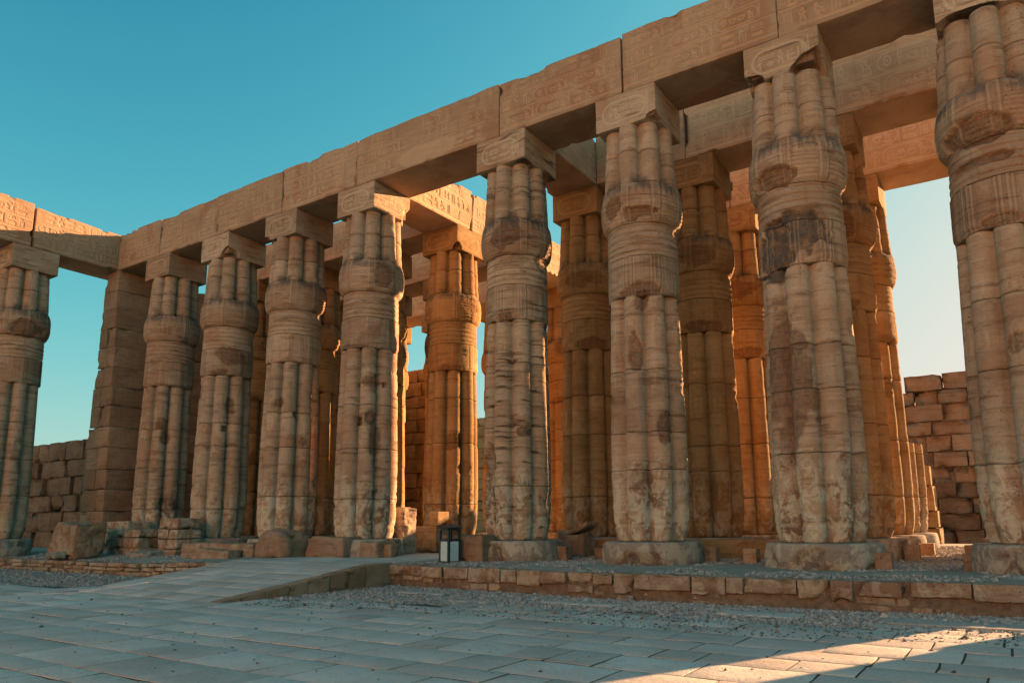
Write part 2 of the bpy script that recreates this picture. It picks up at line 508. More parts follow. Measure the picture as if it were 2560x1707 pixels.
def column_piece(z0, z1, nth, dz, spec, kind, seed, loc):
    nz = max(3, int(round((z1 - z0) / dz)) + 1)
    g = .007
    zz = np.concatenate([[z0 + g * .3, z0 + g * .5], np.linspace(z0 + g * 1.6, z1 - g * 1.6, nz), [z1 - g * .5, z1 - g * .3]])
    th = np.arange(nth) / nth * 2 * math.pi
    T, Z = np.meshgrid(th, zz)
    T = T.ravel(); Z = Z.ravel()
    R = np.interp(Z, PROF[:, 0], PROF[:, 1]) * spec.get('scale', 1.0)
    L, ph = lobes(T)
    s = R * ph
    line = np.zeros(len(T)); soot = np.zeros(len(T)); chip = np.zeros(len(T))
    W = np.stack([loc[0] + R * np.cos(T), loc[1] + R * np.sin(T), Z], 1)
    dd = np.zeros(len(T))
    if kind in ('drum', 'capital_drum'):
        r = R * L
    else:
        r = R * 1.0
    if kind == 'neck':
        top = 6.97
        for k in range(5):
            e = np.abs(Z - (top - .03 - k * .148))
            gsh = np.exp(-(e / .011) ** 2)
            dd -= .028 * gsh; chip = np.maximum(chip, .5 * gsh)
        dd += .006 * np.cos((Z - top) / .148 * 2 * math.pi)
    if kind == 'sheath':
        q = np.abs(s)
        for a in (.03, .095):
            e = np.exp(-((q - a) / .009) ** 2)
            dd -= .024 * e; chip = np.maximum(chip, .55 * e); line = np.maximum(line, .5 * np.exp(-((q - a - .022) / .009) ** 2))  # groove darkened and its edge lightened in the colour
        dd += .018 * (q < .10)
        e = np.exp(-((q - .17) / .009) ** 2) + np.exp(-((q - .225) / .009) ** 2) + np.exp(-((q - .28) / .009) ** 2)
        dd -= .016 * e; chip = np.maximum(chip, .35 * np.minimum(e, 1))
        # the little hanging stems and the stepped lower hem
        hem = 5.37 + .06 * np.abs(np.cos(T * 4))
        dd -= .03 * sstep(hem + .01, hem - .01, Z)
    if kind == 'bud':
        q = np.abs(s)
        strip = sstep(.115, .10, q)
        for a in (.035, .105):
            e = np.exp(-((q - a) / .011) ** 2)
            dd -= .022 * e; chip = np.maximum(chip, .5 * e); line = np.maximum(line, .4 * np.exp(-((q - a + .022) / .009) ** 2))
        dd += .014 * strip
        for k in range(6):
            e = np.exp(-((Z - (7.14 + k * .088)) / .010) ** 2)
            dd -= .028 * e * (1 - strip); chip = np.maximum(chip, .5 * e * (1 - strip))
        # small bundle tips carved above the bands
        e = sstep(.55, .9, np.cos(T * 88)) * sstep(7.64, 7.66, Z) * sstep(7.93, 7.88, Z) * (1 - strip)
        dd -= .022 * e; chip = np.maximum(chip, .4 * e)
        # top ledge: box edges rise behind the stems
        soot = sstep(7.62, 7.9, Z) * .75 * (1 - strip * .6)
        r = r * (1 - sstep(7.86, 7.95, Z) * (1 - L) * .35)
    if kind == 'capital_drum':
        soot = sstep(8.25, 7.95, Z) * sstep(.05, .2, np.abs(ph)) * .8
    if kind == 'drum' and spec.get('panel') is not None and z0 < 2.0:
        P = spec['panel']
        u = s * 1.15 + .25
        k = np.round((T) / (math.pi / 4))
        m = carve(P.sample(np.clip(u, 0, .499), np.clip(Z - .02, 0, 1.99)), .011) * sstep(.36, .30, np.abs(ph)) * ((Z - .02) < 1.95) * ((Z - .02) > 0.0)
        pres = sstep(-.4, -.1, fbm(W, .9, 2, seed + 5))
        m = m * pres
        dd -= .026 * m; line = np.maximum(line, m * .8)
    if kind == 'drum' and z1 > 3.0 and spec.get('panel') is not None:
        P = spec['panel']
        for zb in (2.9, 4.1):
            v = Z - zb + .75
            u = s * 1.15 + .25
            ok = (v > .72) & (v < 1.6)
            m = carve(P.sample(np.clip(u, 0, .499), np.clip(v, 0, 1.99)), .009) * ok * sstep(.36, .3, np.abs(ph)) * sstep(0.0, .25, fbm(W, .8, 2, seed + 9))
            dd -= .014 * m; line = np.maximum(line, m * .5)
    # weathering
    er = spec.get('erode', 1.0)
    dd += er * .007 * fbm(W, 1.3, 3, seed)
    sed = fbm(W, (1.0, 1.0, 7.5), 3, seed + 3)
    dd -= er * .013 * spec.get('bands', 1.0) * sstep(.12, .5, sed)
    chip = np.maximum(chip, .3 * spec.get('bands', 1.0) * sstep(.25, .55, sed))
    dd -= er * .007 * np.abs(fbm(W, 8, 3, seed + 6))
    foot = sstep(1.6, .1, Z)
    pn = fbm(W, (2.4, 2.4, 2.0), 3, seed + 8)
    pl = sstep(.16, .32, pn) * foot
    dd -= .035 * pl * er; chip = np.maximum(chip, .35 * pl)
    pn = fbm(W, (1.7, 1.7, 1.9), 3, seed + 21)
    pl = sstep(.44, .50, pn)
    dd -= .028 * pl * er; chip = np.maximum(chip, .55 * pl)
    # named losses
    for (ct, cz, wt, hz, dep) in spec.get('chips', ()):
        dt = (T - ct + math.pi) % (2 * math.pi) - math.pi
        e = np.sqrt((dt * R / wt) ** 2 + ((Z - cz) / hz) ** 2) + .75 * fbm(W, 2.6, 4, seed + 31)
        m = sstep(1.06, .94, e)
        dd -= dep * m * (1 + .25 * fbm(W, 6, 2, seed + 33))
        chip = np.maximum(chip, m)
        if spec.get('sooty') and 5.5 < cz < 6.5: soot = np.maximum(soot, .75 * m)
    for (ct, cz, sz) in spec.get('holes', ()):
        dt = (T - ct + math.pi) % (2 * math.pi) - math.pi
        e = np.maximum(np.abs(dt * R), np.abs(Z - cz) * .9) / sz
        m = sstep(1.15, .8, e)
        dd -= .16 * m; chip = np.maximum(chip, m * 1.2)
    r = r + dd
    # joints: the two outermost rows turn in
    edge = np.zeros(len(zz)); edge[0] = edge[-1] = .16; edge[1] = edge[-2] = .022
    jn = np.repeat(edge, nth) * (1 + .8 * fbm(W, 3.1, 2, seed + 44))
    r = r - jn
    cutn = lambda c: .030 * fbm(np.stack([np.cos(T) * 2.2, np.sin(T) * 2.2, T * 0 + c * 3.7], 1), 1.0, 3, 5)
    wz = np.zeros(len(T))
    if z0 > .01 and not (6.9 < z0 < 7.1): wz += cutn(round(z0, 3)) * sstep(.25, 0, Z - z0)
    if z1 < ABZ and not (6.9 < z1 < 7.1): wz += cutn(round(z1, 3)) * sstep(.25, 0, z1 - Z)
    Z = Z + wz
    V = np.stack([r * np.cos(T), r * np.sin(T), Z], 1)
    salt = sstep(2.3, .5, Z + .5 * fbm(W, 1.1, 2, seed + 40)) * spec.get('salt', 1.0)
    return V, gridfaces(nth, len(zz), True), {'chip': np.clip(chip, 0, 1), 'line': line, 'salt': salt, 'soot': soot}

def ring_disk(r, z, n=48):
    th = np.arange(n) / n * 2 * math.pi
    V = np.concatenate([[[0, 0, z]], np.stack([r * np.cos(th), r * np.sin(th), np.full(n, z)], 1)])
    F = np.array([[0, i + 1, (i + 1) % n + 1] for i in range(n)])
    return V, F

def pedestal(spec, seed, loc, nth, ztop=0.0, zbot=-.47, R=1.09):
    zz = np.array([zbot - .03, zbot + .06, zbot + .14, zbot + .22, zbot + .30, zbot + .37, ztop - .05, ztop - .015, ztop - .003, ztop, ztop])
    rr = np.array([R, R + .01, R + .012, R + .01, R, R - .01, R - .02, R - .04, R - .08, R * .85, .02])
    th = np.arange(nth) / nth * 2 * math.pi
    T, Zi = np.meshgrid(th, np.arange(len(zz)))
    T = T.ravel(); Zi = Zi.ravel()
    Z = zz[Zi]; r = rr[Zi].copy()
    W = np.stack([loc[0] + r * np.cos(T), loc[1] + r * np.sin(T), Z], 1)
    side = (Zi < 9)
    r += side * (.03 * fbm(W, 1.2, 3, seed) + .012 * fbm(W, 5, 2, seed + 1))
    pn = fbm(W, (1.9, 1.9, 2.2), 3, seed + 2)
    pl = sstep(.14, .24, pn) * side * sstep(ztop - .03, ztop - .16, Z)
    r -= .13 * pl
    Z = Z + side * .006 * fbm(W, 3, 2, seed + 4)
    V = np.stack([r * np.cos(T), r * np.sin(T), Z], 1)
    return V, gridfaces(nth, len(zz), True), {'chip': pl, 'line': pl * 0, 'salt': np.full(len(T), .6), 'soot': pl * 0}

def abacus(seed, loc, dense, chips=(), flip=False):
    P = abacus_panel(2 * A2, TOPZ - ABZ, seed) if dense else None
    lo = np.array([-A2, -A2, ABZ]); hi = np.array([A2, A2, TOPZ - .006])
    def fn(P0, P2, at):
        if P is not None:
            fr = np.abs(P0[:, 1] + A2) < 1e-6
            c = carve(P.sample(P0[:, 0] + A2, P0[:, 2] - ABZ), .011) * fr
            P2[:, 1] += .013 * c
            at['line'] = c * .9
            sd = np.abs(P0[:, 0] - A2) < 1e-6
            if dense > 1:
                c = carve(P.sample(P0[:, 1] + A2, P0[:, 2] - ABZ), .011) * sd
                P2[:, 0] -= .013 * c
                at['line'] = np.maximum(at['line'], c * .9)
        W = P0 + np.array([loc[0], loc[1], 0])
        for (cx, cyy, cz, rx, rz, dep) in chips:
            e = np.sqrt(((P0[:, 0] - cx) / rx) ** 2 + ((P0[:, 1] - cyy) / rx) ** 2 + ((P0[:, 2] - cz) / rz) ** 2) + .25 * fbm(W, 3, 3, seed + 3)
            m = sstep(1.0, .75, e) * .6
            dv = np.array([0, 0, TOPZ]) - P0
            dv[:, 2] = dv[:, 2] * 1.2
            P2 += dv * (m * dep)[:, None]
            at['chip'] = np.maximum(at['chip'], np.minimum(1, m * 1.6))
        return P2, at
    rs = .07 if dense else .16
    V, F, A = block(lo, hi, res=rs if chips else .1, r=.014, amp=.008, nscale=1.4, seed=seed, fn=fn, frontres=.019 if dense else None)
    return V, F, A

def make_column(loc, spec, seed, q, mat, label, group, pedz=-.47, maxz=99, share=None):
    """q: quality 0 rear, 1 far front, 2 near front"""
    root = ob('papyrus_column', None, None, loc, label, 'column', group)
    nth = (80, 112, 168)[q]
    dzs = {'drum': (.12, .05, .034), 'sheath': (.08, .034, .024), 'neck': (.036, .021, .015), 'bud': (.036, .021, .015), 'capital_drum': (.10, .05, .036)}
    rng = np.random.default_rng(seed)
    cuts = [0] + [c + rng.uniform(-.38, .38) for c in (1.3, 2.65, 4.05)] + [5.345]
    c2 = 8.68 + rng.uniform(-.05, .12)
    pieces = [('drum', cuts[i], cuts[i + 1]) for i in range(4)] + [('sheath', 5.345, 6.24), ('neck', 6.24, 7.0), ('bud', 7.0, 7.95), ('capital_drum', 7.95, c2), ('capital_drum', c2, ABZ + .01)]
    nm = {'sheath': 'stem_sheath', 'neck': 'neck_ring', 'bud': 'capital_bud'}
    for kind, a, b in pieces:
        if a >= maxz: continue
        b = min(b, maxz)
        if share is not None and (kind, a) in share: me = share[(kind, a)]
        else:
            nk = (80, 144, 216)[q] if kind in ('sheath', 'bud') else (64, 112, 152)[q] if kind in ('drum', 'neck') else nth
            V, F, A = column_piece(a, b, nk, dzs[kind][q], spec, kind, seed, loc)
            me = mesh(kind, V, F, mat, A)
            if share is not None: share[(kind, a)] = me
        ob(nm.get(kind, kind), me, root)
    if maxz > 9.5:
        if share is not None and 'ab' in share: me = share['ab']
        else:
            V, F, A = abacus(seed, loc, (1 if q else 0) if not spec.get('absides') else 2, spec.get('abchips', ()))
            me = mesh('abacus', V, F, mat, A)
            if share is not None: share['ab'] = me
        ob('abacus', me, root)
    else:
        V, F = ring_disk(.74, maxz - .03)
        V[1:, 2] += .04 * fbm(V[1:] + np.array(loc), 2, 2, seed)
        ob('broken_top', mesh('broken_top', V, F, mat), root)
    V, F, A = pedestal(spec, seed + 60, loc, 96 if q else 64, 0, pedz)
    ob('round_base', mesh('round_base', V, F, M_PED, A), root)
    return root

CX = {1: .05, 2: 3.55, 3: 7.01, 4: 10.39, 5: 15.63, 6: 19.17, 7: 22.71, 8: 26.25}
RY = {1: 0.0, 2: 3.8326, 3: 7.665, 4: 11.5}
D = math.pi / 180
def facing(x, deg=0):            # column angle that looks at the camera, plus an offset in degrees
    return math.atan2(-15.09, 25.86 - x) + deg * D
# ---- front row
FRONT = {
    1: dict(q=1, spec=dict(chips=[(facing(.05, 2), 3.5, .16, .25, .06), (facing(.05, -8), 4.0, .2, .2, .05), (facing(.05, 20), 1.0, .3, .35, .08)], bands=.8),
            label='front row column beside the corner pier of stacked blocks, with two dark scars halfway up'),
    2: dict(q=1, spec=dict(chips=[(facing(3.55, 12), 4.35, .16, .30, .05), (facing(3.55, -18), 5.42, .35, .12, .05), (facing(3.55, 10), 6.0, .5, .25, .03)], holes=[(facing(3.55, 2), 3.55, .09), (facing(3.55, 22), 4.1, .05)], bands=1.2, abchips=[(A2, -A2, ABZ - .02, .45, .35, .2)]),
            label='front row column second from the pier, its capital block broken at the lower corner'),
    3: dict(q=1, spec=dict(chips=[(facing(7.01, -28), 4.1, .18, .18, .04), (facing(7.01, 28), 2.9, .12, .14, .05)], holes=[(facing(7.01, 8), 3.72, .06), (facing(7.01, 16), 3.62, .05), (facing(7.01, -40), 4.0, .05)], abchips=[(-A2, -A2, ABZ - .03, .28, .2, .15)]),
            label='front row column rising behind the large rounded boulder, small square holes in its stems'),
    4: dict(q=1, spec=dict(chips=[(facing(10.39, 8), 4.35, .28, .17, .05), (facing(10.39, 16), 2.6, .22, .55, .05), (facing(10.39, 8), 3.35, .16, .18, .09), (facing(10.39, 24), .7, .40, .55, .05), (facing(10.39, 22), 7.45, .33, .3, .03)], holes=[(facing(10.39, -20), 3.25, .12), (facing(10.39, -26), 4.3, .045), (facing(10.39, 35), 4.3, .05)], absides=True, abchips=[(A2, A2, ABZ, .25, .45, .18)]),
            label='front row column left of the central passage, its capital block sunlit on one side'),
    5: dict(q=2, spec=dict(chips=[(facing(15.63, -22), 5.4, .18, .12, .05), (facing(15.63, 16), 2.55, .25, .12, .08), (facing(15.63, -62), 1.3, .35, .9, .12), (facing(15.63, -22), 7.5, .42, .3, .025)], bands=1.4, scale=.965),
            mat='b', label='front row column right of the open central passage, with strong dark horizontal banding'),
    6: dict(q=2, spec=dict(chips=[(facing(19.17, 2), 7.22, .46, .16, .10), (facing(19.17, -18), 4.05, .16, .42, .10), (facing(19.17, -4), 5.45, .50, .14, .07), (facing(19.17, -6), 5.2, .16, .2, .07), (facing(19.17, 24), 2.35, .25, .35, .035), (facing(19.17, -6), 1.1, .36, .5, .05), (facing(19.17, -48), 7.5, .3, .28, .03)], bands=1.0, abchips=[(A2, -A2, ABZ - .02, .28, .16, .12)]),
            label='front row column on a complete round base, a bite out of its capital rim'),
    7: dict(q=2, spec=dict(chips=[(facing(22.71, 0), 5.98, .62, .42, .055), (facing(22.71, -52), 5.75, .55, .55, .09), (facing(22.71, -34), 7.2, .55, .18, .11), (facing(22.71, -30), 3.2, .5, 1.3, .02), (facing(22.71, 40), .9, .3, .8, .02), (facing(22.71, -38), .62, .25, .4, .04)], bands=.9, sooty=True, scale=1.03, abchips=[(A2, -A2, ABZ - .06, .62, .42, .30), (-A2, -A2, ABZ - .08, .45, .30, .25)]),
            label='front row column with a broad dark broken patch under its round capital'),
    8: dict(q=2, spec=dict(chips=[(facing(26.25, -20), 7.15, .75, .2, .10), (facing(26.25, -8), 5.45, .32, .10, .06), (facing(26.25, -20), 6.6, .6, .08, .05), (facing(26.25, -4), 3.3, .13, .16, .06), (facing(26.25, 5), 1.6, .16, .8, .02)], bands=.8, scale=1.03, abchips=[(-A2 + .5, -A2, ABZ - .1, .6, .22, .25)]),
            label='nearest front row column, its shaft and capital cut by the right edge'),
}
for i, d in FRONT.items():
    sp = d['spec']; sp['panel'] = stem_panel(i)
    make_column((CX[i], 0, 0), sp, 100 + i * 13, d['q'], M_COLB if d.get('mat') == 'b' else M_COL, d['label'], 'front row of papyrus columns', -.47)
make_column((-3.55, -3.582, 0), dict(chips=[(facing(-3.5, 20), 7.3, .5, .3, .06)], bands=.7, panel=stem_panel(20), salt=.5), 300, 1, M_COL, 'side colonnade column cut by the left edge, its joined stems worn smooth', None, -.6)

# ---- inner rows; three carved shafts shared between them
share = [{}, {}, {}]
NAMES = {
    (1, 2): 'shaded second row column seen between second and third front columns',
    (2, 2): 'second row column in deep shade, seen just right of the boulder column',
    (3, 2): 'second row column in deep shade, mostly behind the column left of the passage',
    (4, 2): 'second row column beside the passage with a full length sunlit right edge',
    (5, 2): 'second row column under the beam corner, rough capital, behind the dark tilted slab',
    (6, 2): 'second row column with a thin bright sunlit edge, right of the complete round base',
    (7, 2): 'second row column close behind the column with the dark broken patch',
    (8, 2): 'second row column hidden behind the nearest column',
    (1, 3): 'third row column deep in the hall, second in from the side wall',
    (2, 3): 'third row column in the dark gap left of the passage',
    (3, 3): 'third row column left of the passage, behind the half sunlit second row column',
    (4, 3): 'third row column seen through the passage, behind the banded column',
    (5, 3): 'third row column hidden behind the column on the complete round base',
    (6, 3): 'third row column glowing deep orange, right of the thin bright sunlit edge',
    (7, 3): 'third row column against the open sky, its capital bulging clear on the right',
    (8, 3): 'third row column beyond the nearest column',
    (1, 4): 'back row column in the narrow gap beside the column with holes',
    (2, 4): 'back row column left of the passage, orange capital under the farthest beam',
    (3, 4): 'back row column just right of the passage opening, small against the sky',
    (4, 4): 'back row column glowing bright orange in the slit right of the banded column',
}
for (i, j), lab in NAMES.items():
    k = (i * 2 + j) % 3
    spec = dict(chips=[(-1.2 + k, 7.6, .4, .25, .03), (-.8, 2.0 + k, .3, .3, .03), (-1.1, 5.42, .6, .13, .05)], bands=.9, erode=1.1)
    if (i, j) == (4, 2):
        spec['absides'] = True; spec['panel'] = stem_panel(31)
        spec['abchips'] = [(A2, -A2, ABZ, .2, .22, .2)]
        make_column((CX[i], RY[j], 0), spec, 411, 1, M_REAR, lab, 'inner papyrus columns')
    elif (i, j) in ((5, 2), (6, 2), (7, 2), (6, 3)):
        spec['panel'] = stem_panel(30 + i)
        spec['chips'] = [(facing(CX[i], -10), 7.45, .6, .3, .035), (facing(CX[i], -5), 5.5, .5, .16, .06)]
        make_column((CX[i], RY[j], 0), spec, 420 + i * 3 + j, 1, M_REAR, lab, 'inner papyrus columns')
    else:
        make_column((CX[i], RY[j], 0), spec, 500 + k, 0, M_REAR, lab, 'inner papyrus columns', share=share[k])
make_column((CX[7], RY[4], 0), dict(bands=.8, panel=stem_panel(41)), 700, 1, M_REAR, 'broken column stump with sunlit right edge, standing before the ruined far wall', 'broken column stumps', maxz=2.8)
make_column((CX[6], RY[4], 0), dict(bands=.8), 701, 0, M_REAR, 'broken column stump hidden deep in the hall behind the orange column', 'broken column stumps', maxz=3.0)

# ------------------------------------------------------------------ architraves
def beam(lo, hi, seed, label, mat, face='-y', dense=None, group=None, top=.032, registers=3, erodetop=.25):
    """face: the carved face (-y or +x)"""
    lo = np.array(lo, float); hi = np.array(hi, float)
    length = (hi[0] - lo[0]) if face == '-y' else (hi[1] - lo[1])
    P = beam_panel(length, seed, registers) if dense else None
    def fn(P0, P2, at):
        tz = sstep(hi[2] - .5, hi[2], P0[:, 2])
        n = fbm(P0 * np.array([1, .4, 0.0]), 1.7, 4, seed)
        P2[:, 2] += tz * (top * 1.6 * n)
        if P is not None:
            if face == '-y':
                fr = np.abs(P0[:, 1] - lo[1]) < 1e-6; u = P0[:, 0] - lo[0]; ax, sg = 1, 1
            else:
                fr = np.abs(P0[:, 0] - hi[0]) < 1e-6; u = P0[:, 1] - lo[1]; ax, sg = 0, -1
            worn = sstep(.40, .15, fbm(P0, .9, 3, seed + 4)) * (1 - erodetop * sstep(hi[2] - .55, hi[2] - .25, P0[:, 2]))
            c = carve(P.sample(u, P0[:, 2] - lo[2]), .0125) * fr * worn
            P2[:, ax] += sg * .02 * c
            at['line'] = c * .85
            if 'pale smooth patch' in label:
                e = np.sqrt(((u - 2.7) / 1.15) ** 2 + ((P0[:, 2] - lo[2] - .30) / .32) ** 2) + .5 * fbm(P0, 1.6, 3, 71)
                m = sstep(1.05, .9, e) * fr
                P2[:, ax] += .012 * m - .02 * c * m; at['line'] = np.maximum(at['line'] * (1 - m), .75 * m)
            # sediment cracks
            sed = fbm(P0 * np.array([.35, .35, 5.5]), 1.0, 4, seed + 8)
            m = sstep(.02, .0, np.abs(sed - .22)) * fr
            P2[:, ax] += sg * .02 * m * sstep(.1, .4, fbm(P0, .7, 2, seed + 9))
            at['chip'] = np.maximum(at['chip'], .5 * m * sstep(.1, .4, fbm(P0, .7, 2, seed + 9)))
        return P2, at
    kw = dict(res=.13, r=.02, amp=.012, nscale=1.1, seed=seed, fn=fn, chips=.09)
    if face == '-y':
        V, F, A = block(lo, hi, frontres=dense, **kw)
    else:
        # build turned so that the dense face is the carved one
        R = lambda p: np.stack([-p[:, 1], p[:, 0], p[:, 2]], 1)      # -y face -> +x face
        Ri = lambda p: np.stack([p[:, 1], -p[:, 0], p[:, 2]], 1)
        l2 = np.array([lo[1], -hi[0], lo[2]]); h2 = np.array([hi[1], -lo[0], hi[2]])
        def fn2(P0, P2, at):
            a, b = fn(R(P0), R(P2), at)
            return Ri(a), b
        kw['fn'] = fn2
        V, F, A = block(l2, h2, frontres=dense, **kw)
        V = R(V)
    V = np.asarray(V)
    o = np.array([(lo[0] + hi[0]) / 2, (lo[1] + hi[1]) / 2, lo[2]])
    return ob('architrave_block', mesh('architrave_block', V - o, F, mat, A), None, o, label, 'architrave', group)

G1 = 'front row architrave blocks'
fb = [(-2.775, .075, 'front architrave block meeting the side colonnade in the corner, over the pier', 11.72),
      (.09, 3.54, 'front architrave block spanning from the pier column to the column with the broken capital block', 11.70),
      (3.555, 7.0, 'front architrave block ending above the boulder column, cracked along its top', 11.72),
      (7.012, 10.38, 'front architrave block ending above the column left of the passage', 11.74),
      (10.39, 15.59, 'longest front architrave block, spanning the open passage, pale smooth patch low on its face', 11.72),
      (15.605, 19.10, 'front architrave block right of the passage, ending at the wide open joint', 11.72),
      (19.15, 22.69, 'front architrave block with clear carved signs, between the wide joint and the bluish repaired crack', 11.76),
      (22.70, 26.23, 'front architrave block at the top right, cut by the upper edge of the picture', 11.76),
      (26.245, 29.4, 'front architrave block beyond the right edge, over the nearest column', 11.72)]
for k, (x0, x1, lab, tz) in enumerate(fb):
    beam((x0, -A2 + (.012 if k % 2 else .0), TOPZ), (x1, A2 - .03, tz), 800 + k, lab, M_BEAM, '-y', .019 if k > 3 else .026, G1, erodetop=.35)
G2 = 'inner architrave blocks'
inner = [
    (2, [(-2.7, .05), (.06, 3.55), (3.56, 7.0), (7.02, CX[4] - A2 - .01)], [(CX[5] + A2 + .01, 19.16), (19.18, 22.70), (22.72, 26.2), (26.22, 29.4)]),
    (3, [(-2.7, .05), (.06, 3.55), (3.56, 7.0), (7.02, CX[4] - A2 - .01)], [(CX[5] + A2 + .01, 19.16), (19.18, 22.70), (22.72, 26.2), (26.22, 29.4)]),
    (4, [(-2.7, .05), (.06, 3.55), (3.56, 7.0), (7.02, CX[4] - A2 - .01)], []),
]
words = {2: 'second row', 3: 'third row', 4: 'back row'}
lw = ['nearest the hall side wall', 'over the first dark bay', 'over the second dark bay', 'ending at the passage beam']
rw = ['starting at the passage beam right of the passage', 'between the round base column and the broken patch column', 'running behind the capital of the nearest column', 'beyond the right edge']
for j, ls, rs in inner:
    for k, (x0, x1) in enumerate(ls):
        beam((x0, RY[j] - A2, TOPZ), (x1, RY[j] + A2 - .03, 11.70), 840 + j * 10 + k, '%s architrave block %s, left part of the hall' % (words[j], lw[k]), M_BEAMR, '-y', .04 if j == 2 else .07, G2, registers=2)
    for k, (x0, x1) in enumerate(rs):
        beam((x0, RY[j] - A2, TOPZ), (x1, RY[j] + A2 - .03, 12.0 if j == 2 else 11.80), 870 + j * 10 + k, '%s architrave block %s' % (words[j], rw[k]), M_BEAMR, '-y', .026, G2, registers=2)
G3 = 'passage architrave blocks'
pb = [(A2 - .02, RY[2] + .05), (RY[2] + .065, RY[3]), (RY[3] + .012, RY[4] + A2)]
for k, (y0, y1) in enumerate(pb):
    beam((CX[4] - A2, y0, TOPZ), (CX[4] + A2 - .01, y1, 11.72 - .02 * k), 920 + k, ['sunlit architrave block running back along the left side of the passage', 'sunlit architrave block over the passage behind a thin open joint', 'farthest architrave block along the left side of the passage'][k], M_BEAMR, '+x', .02 if k == 0 else .03, G3)
for k, (y0, y1) in enumerate(pb[:2]):
    beam((CX[5] - A2, y0, TOPZ), (CX[5] + A2, y1 if k else RY[2] - A2 + 1.5, 11.70), 930 + k, ['architrave block with diagonal tool marks running back from the banded column', 'architrave block along the right side of the passage, behind the rough capital'][k], M_BEAMR, '+x', .03, G3)
# left colonnade: two blocks with a broken gap between
beam((-4.3, -.775 - 2.96, TOPZ), (-2.7915, .70, 11.74), 940, 'side colonnade architrave block with sunlit sloping top, ending at the corner', M_BEAM, '+x', .022, 'side colonnade architrave blocks', top=.07)
beam((-4.3, -7.4, TOPZ), (-2.7915, -3.80, 11.86), 941, 'side colonnade architrave block left of the broken gap, cut by the left edge', M_BEAM, '+x', .022, 'side colonnade architrave blocks', top=.05)

# ------------------------------------------------------------------ corner pier (end of the hall side wall)
rng = np.random.default_rng(5)
pier = ob('corner_pier', None, None, (-3.2, .2, -.6), 'tall battered corner pier of stacked carved blocks where the two colonnades meet', 'pier')
zc = [-.6, .25, .95, 1.75, 2.5, 3.32, 4.1, 4.9, 5.65, 6.42, 7.2, 7.95, 8.72, 9.45, TOPZ - .006]
for k in range(len(zc) - 1):
    z0, z1 = zc[k], zc[k + 1]
    t = max(0, z0) / TOPZ
    xr = -2.24 - .40 * t
    xl = xr - (1.75 - .85 * t) + rng.uniform(-.08, .08)
    if k > 11: xl = xr - 1.0
    yc = [-.758, rng.uniform(.35, .9), rng.uniform(1.6, 2.3), 3.05]
    for m in range(3):
        if m == 0 and k < 11 and (xr - xl) > 1.0:
            xm = xr - (xr - xl) * rng.uniform(.3, .7)
            xs = [(xl, xm), (xm, xr)]
        else:
            xs = [(xl, xr)]
        for (a, b) in xs:
            jx = rng.uniform(-.012, .012)
            stoneblock('stone_block', (a + .004, yc[m] + .004 + (jx if m == 0 else 0), z0 + .004), (b - .004 + jx, yc[m + 1] - .004, z1 - .004), M_WALL if k > 4 else M_BLOCK, pier,
                       res=.18, r=.010, amp=.010, nscale=1.8, seed=int(rng.integers(9999)), chips=.07, fine=.02)
# side wall of the hall, running back from the pier
hall = ob('hall_side_wall', None, None, (-3.2, 8, -.47), 'high dark side wall of the hall behind the left columns', 'wall')
z = -.47; k = 0
while z < 9.6:
    h = .78; y = 3.08 + (.5 if k % 2 else 0)
    ys = [3.06, y + 1.4] + [y + 1.4 + 1.55 * q for q in range(1, 8)]
    for a, b in zip(ys[:-1], ys[1:]):
        if a > 14: break
        stoneblock('stone_block', (-4.2, a + .006, z + .005), (-2.75 + rng.uniform(-.03, .02), min(b, 14.4) - .006, z + h - .005), M_BLOCK, hall, res=1.2, r=.02, amp=.015, seed=int(rng.integers(9999)))
    z += h; k += 1

def masonry(name, label, x0, x1, y, depth, z0, topfn, ch, bw, seed, mat, rough=.02, jit=.03, cat='wall', lowmat=None, lowz=0, res=.32, core=True):
    rng = np.random.default_rng(seed)
    root = ob(name, None, None, ((x0 + x1) / 2, y + depth / 2, z0), label, cat)
    z = z0
    if core:
        xs = np.arange(x0 + .25, x1 - .2, .5)
        for xa in xs:
            tz = min(topfn(xa), topfn(xa + .5), topfn(xa - .2)) - .75
            if tz > z0 + .5:
                stoneblock('rubble_core', (xa, y + .18, z0), (xa + .502, y + depth - .15, tz), M_EARTH, root, res=.6, r=.01, amp=.0, seed=1)
    while z < 20:
        h = rng.uniform(*ch)
        x = x0 + rng.uniform(-.3, 0)
        anyb = False
        while x < x1:
            bwid = rng.uniform(*bw)
            b = min(x + bwid, x1 + rng.uniform(-.05, .1))
            tz = topfn((x + b) / 2)
            if z + h * .55 < tz and b - x > .15:
                anyb = True
                dj = rng.uniform(-jit, jit)
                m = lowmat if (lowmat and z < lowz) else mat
                stoneblock('stone_block', (max(x, x0 - .1) + .012, y + dj, z + .008), (b - .012, y + depth + rng.uniform(-.05, .05), z + h - rng.uniform(.006, .02)), m, root,
                           res=res, r=.016, amp=.022, nscale=2.2, seed=int(rng.integers(9999)), chips=.14, fine=rough)
            x += bwid
        if not anyb: break
        z += h
    return root
masonry('ruined_wall', 'low ruined wall of rough blocks seen between the left edge column and the corner pier', -12.5, -3.9, .25, 1.1, -.6, lambda x: 4.35, (.62, .85), (.8, 1.5), 21, M_RUIN, .06, .09)
masonry('back_wall', 'high orange lit back wall seen beside the passage, left of the half sunlit column', -2.7, 1.6, 14.0, .9, -.47, lambda x: 8.7 + .35 * math.sin(x * 3.1), (.6, .8), (1.0, 1.7), 22, M_REAR, .02, .02)
def rtop(x): return 6.1 if x < 22.75 else 7.0
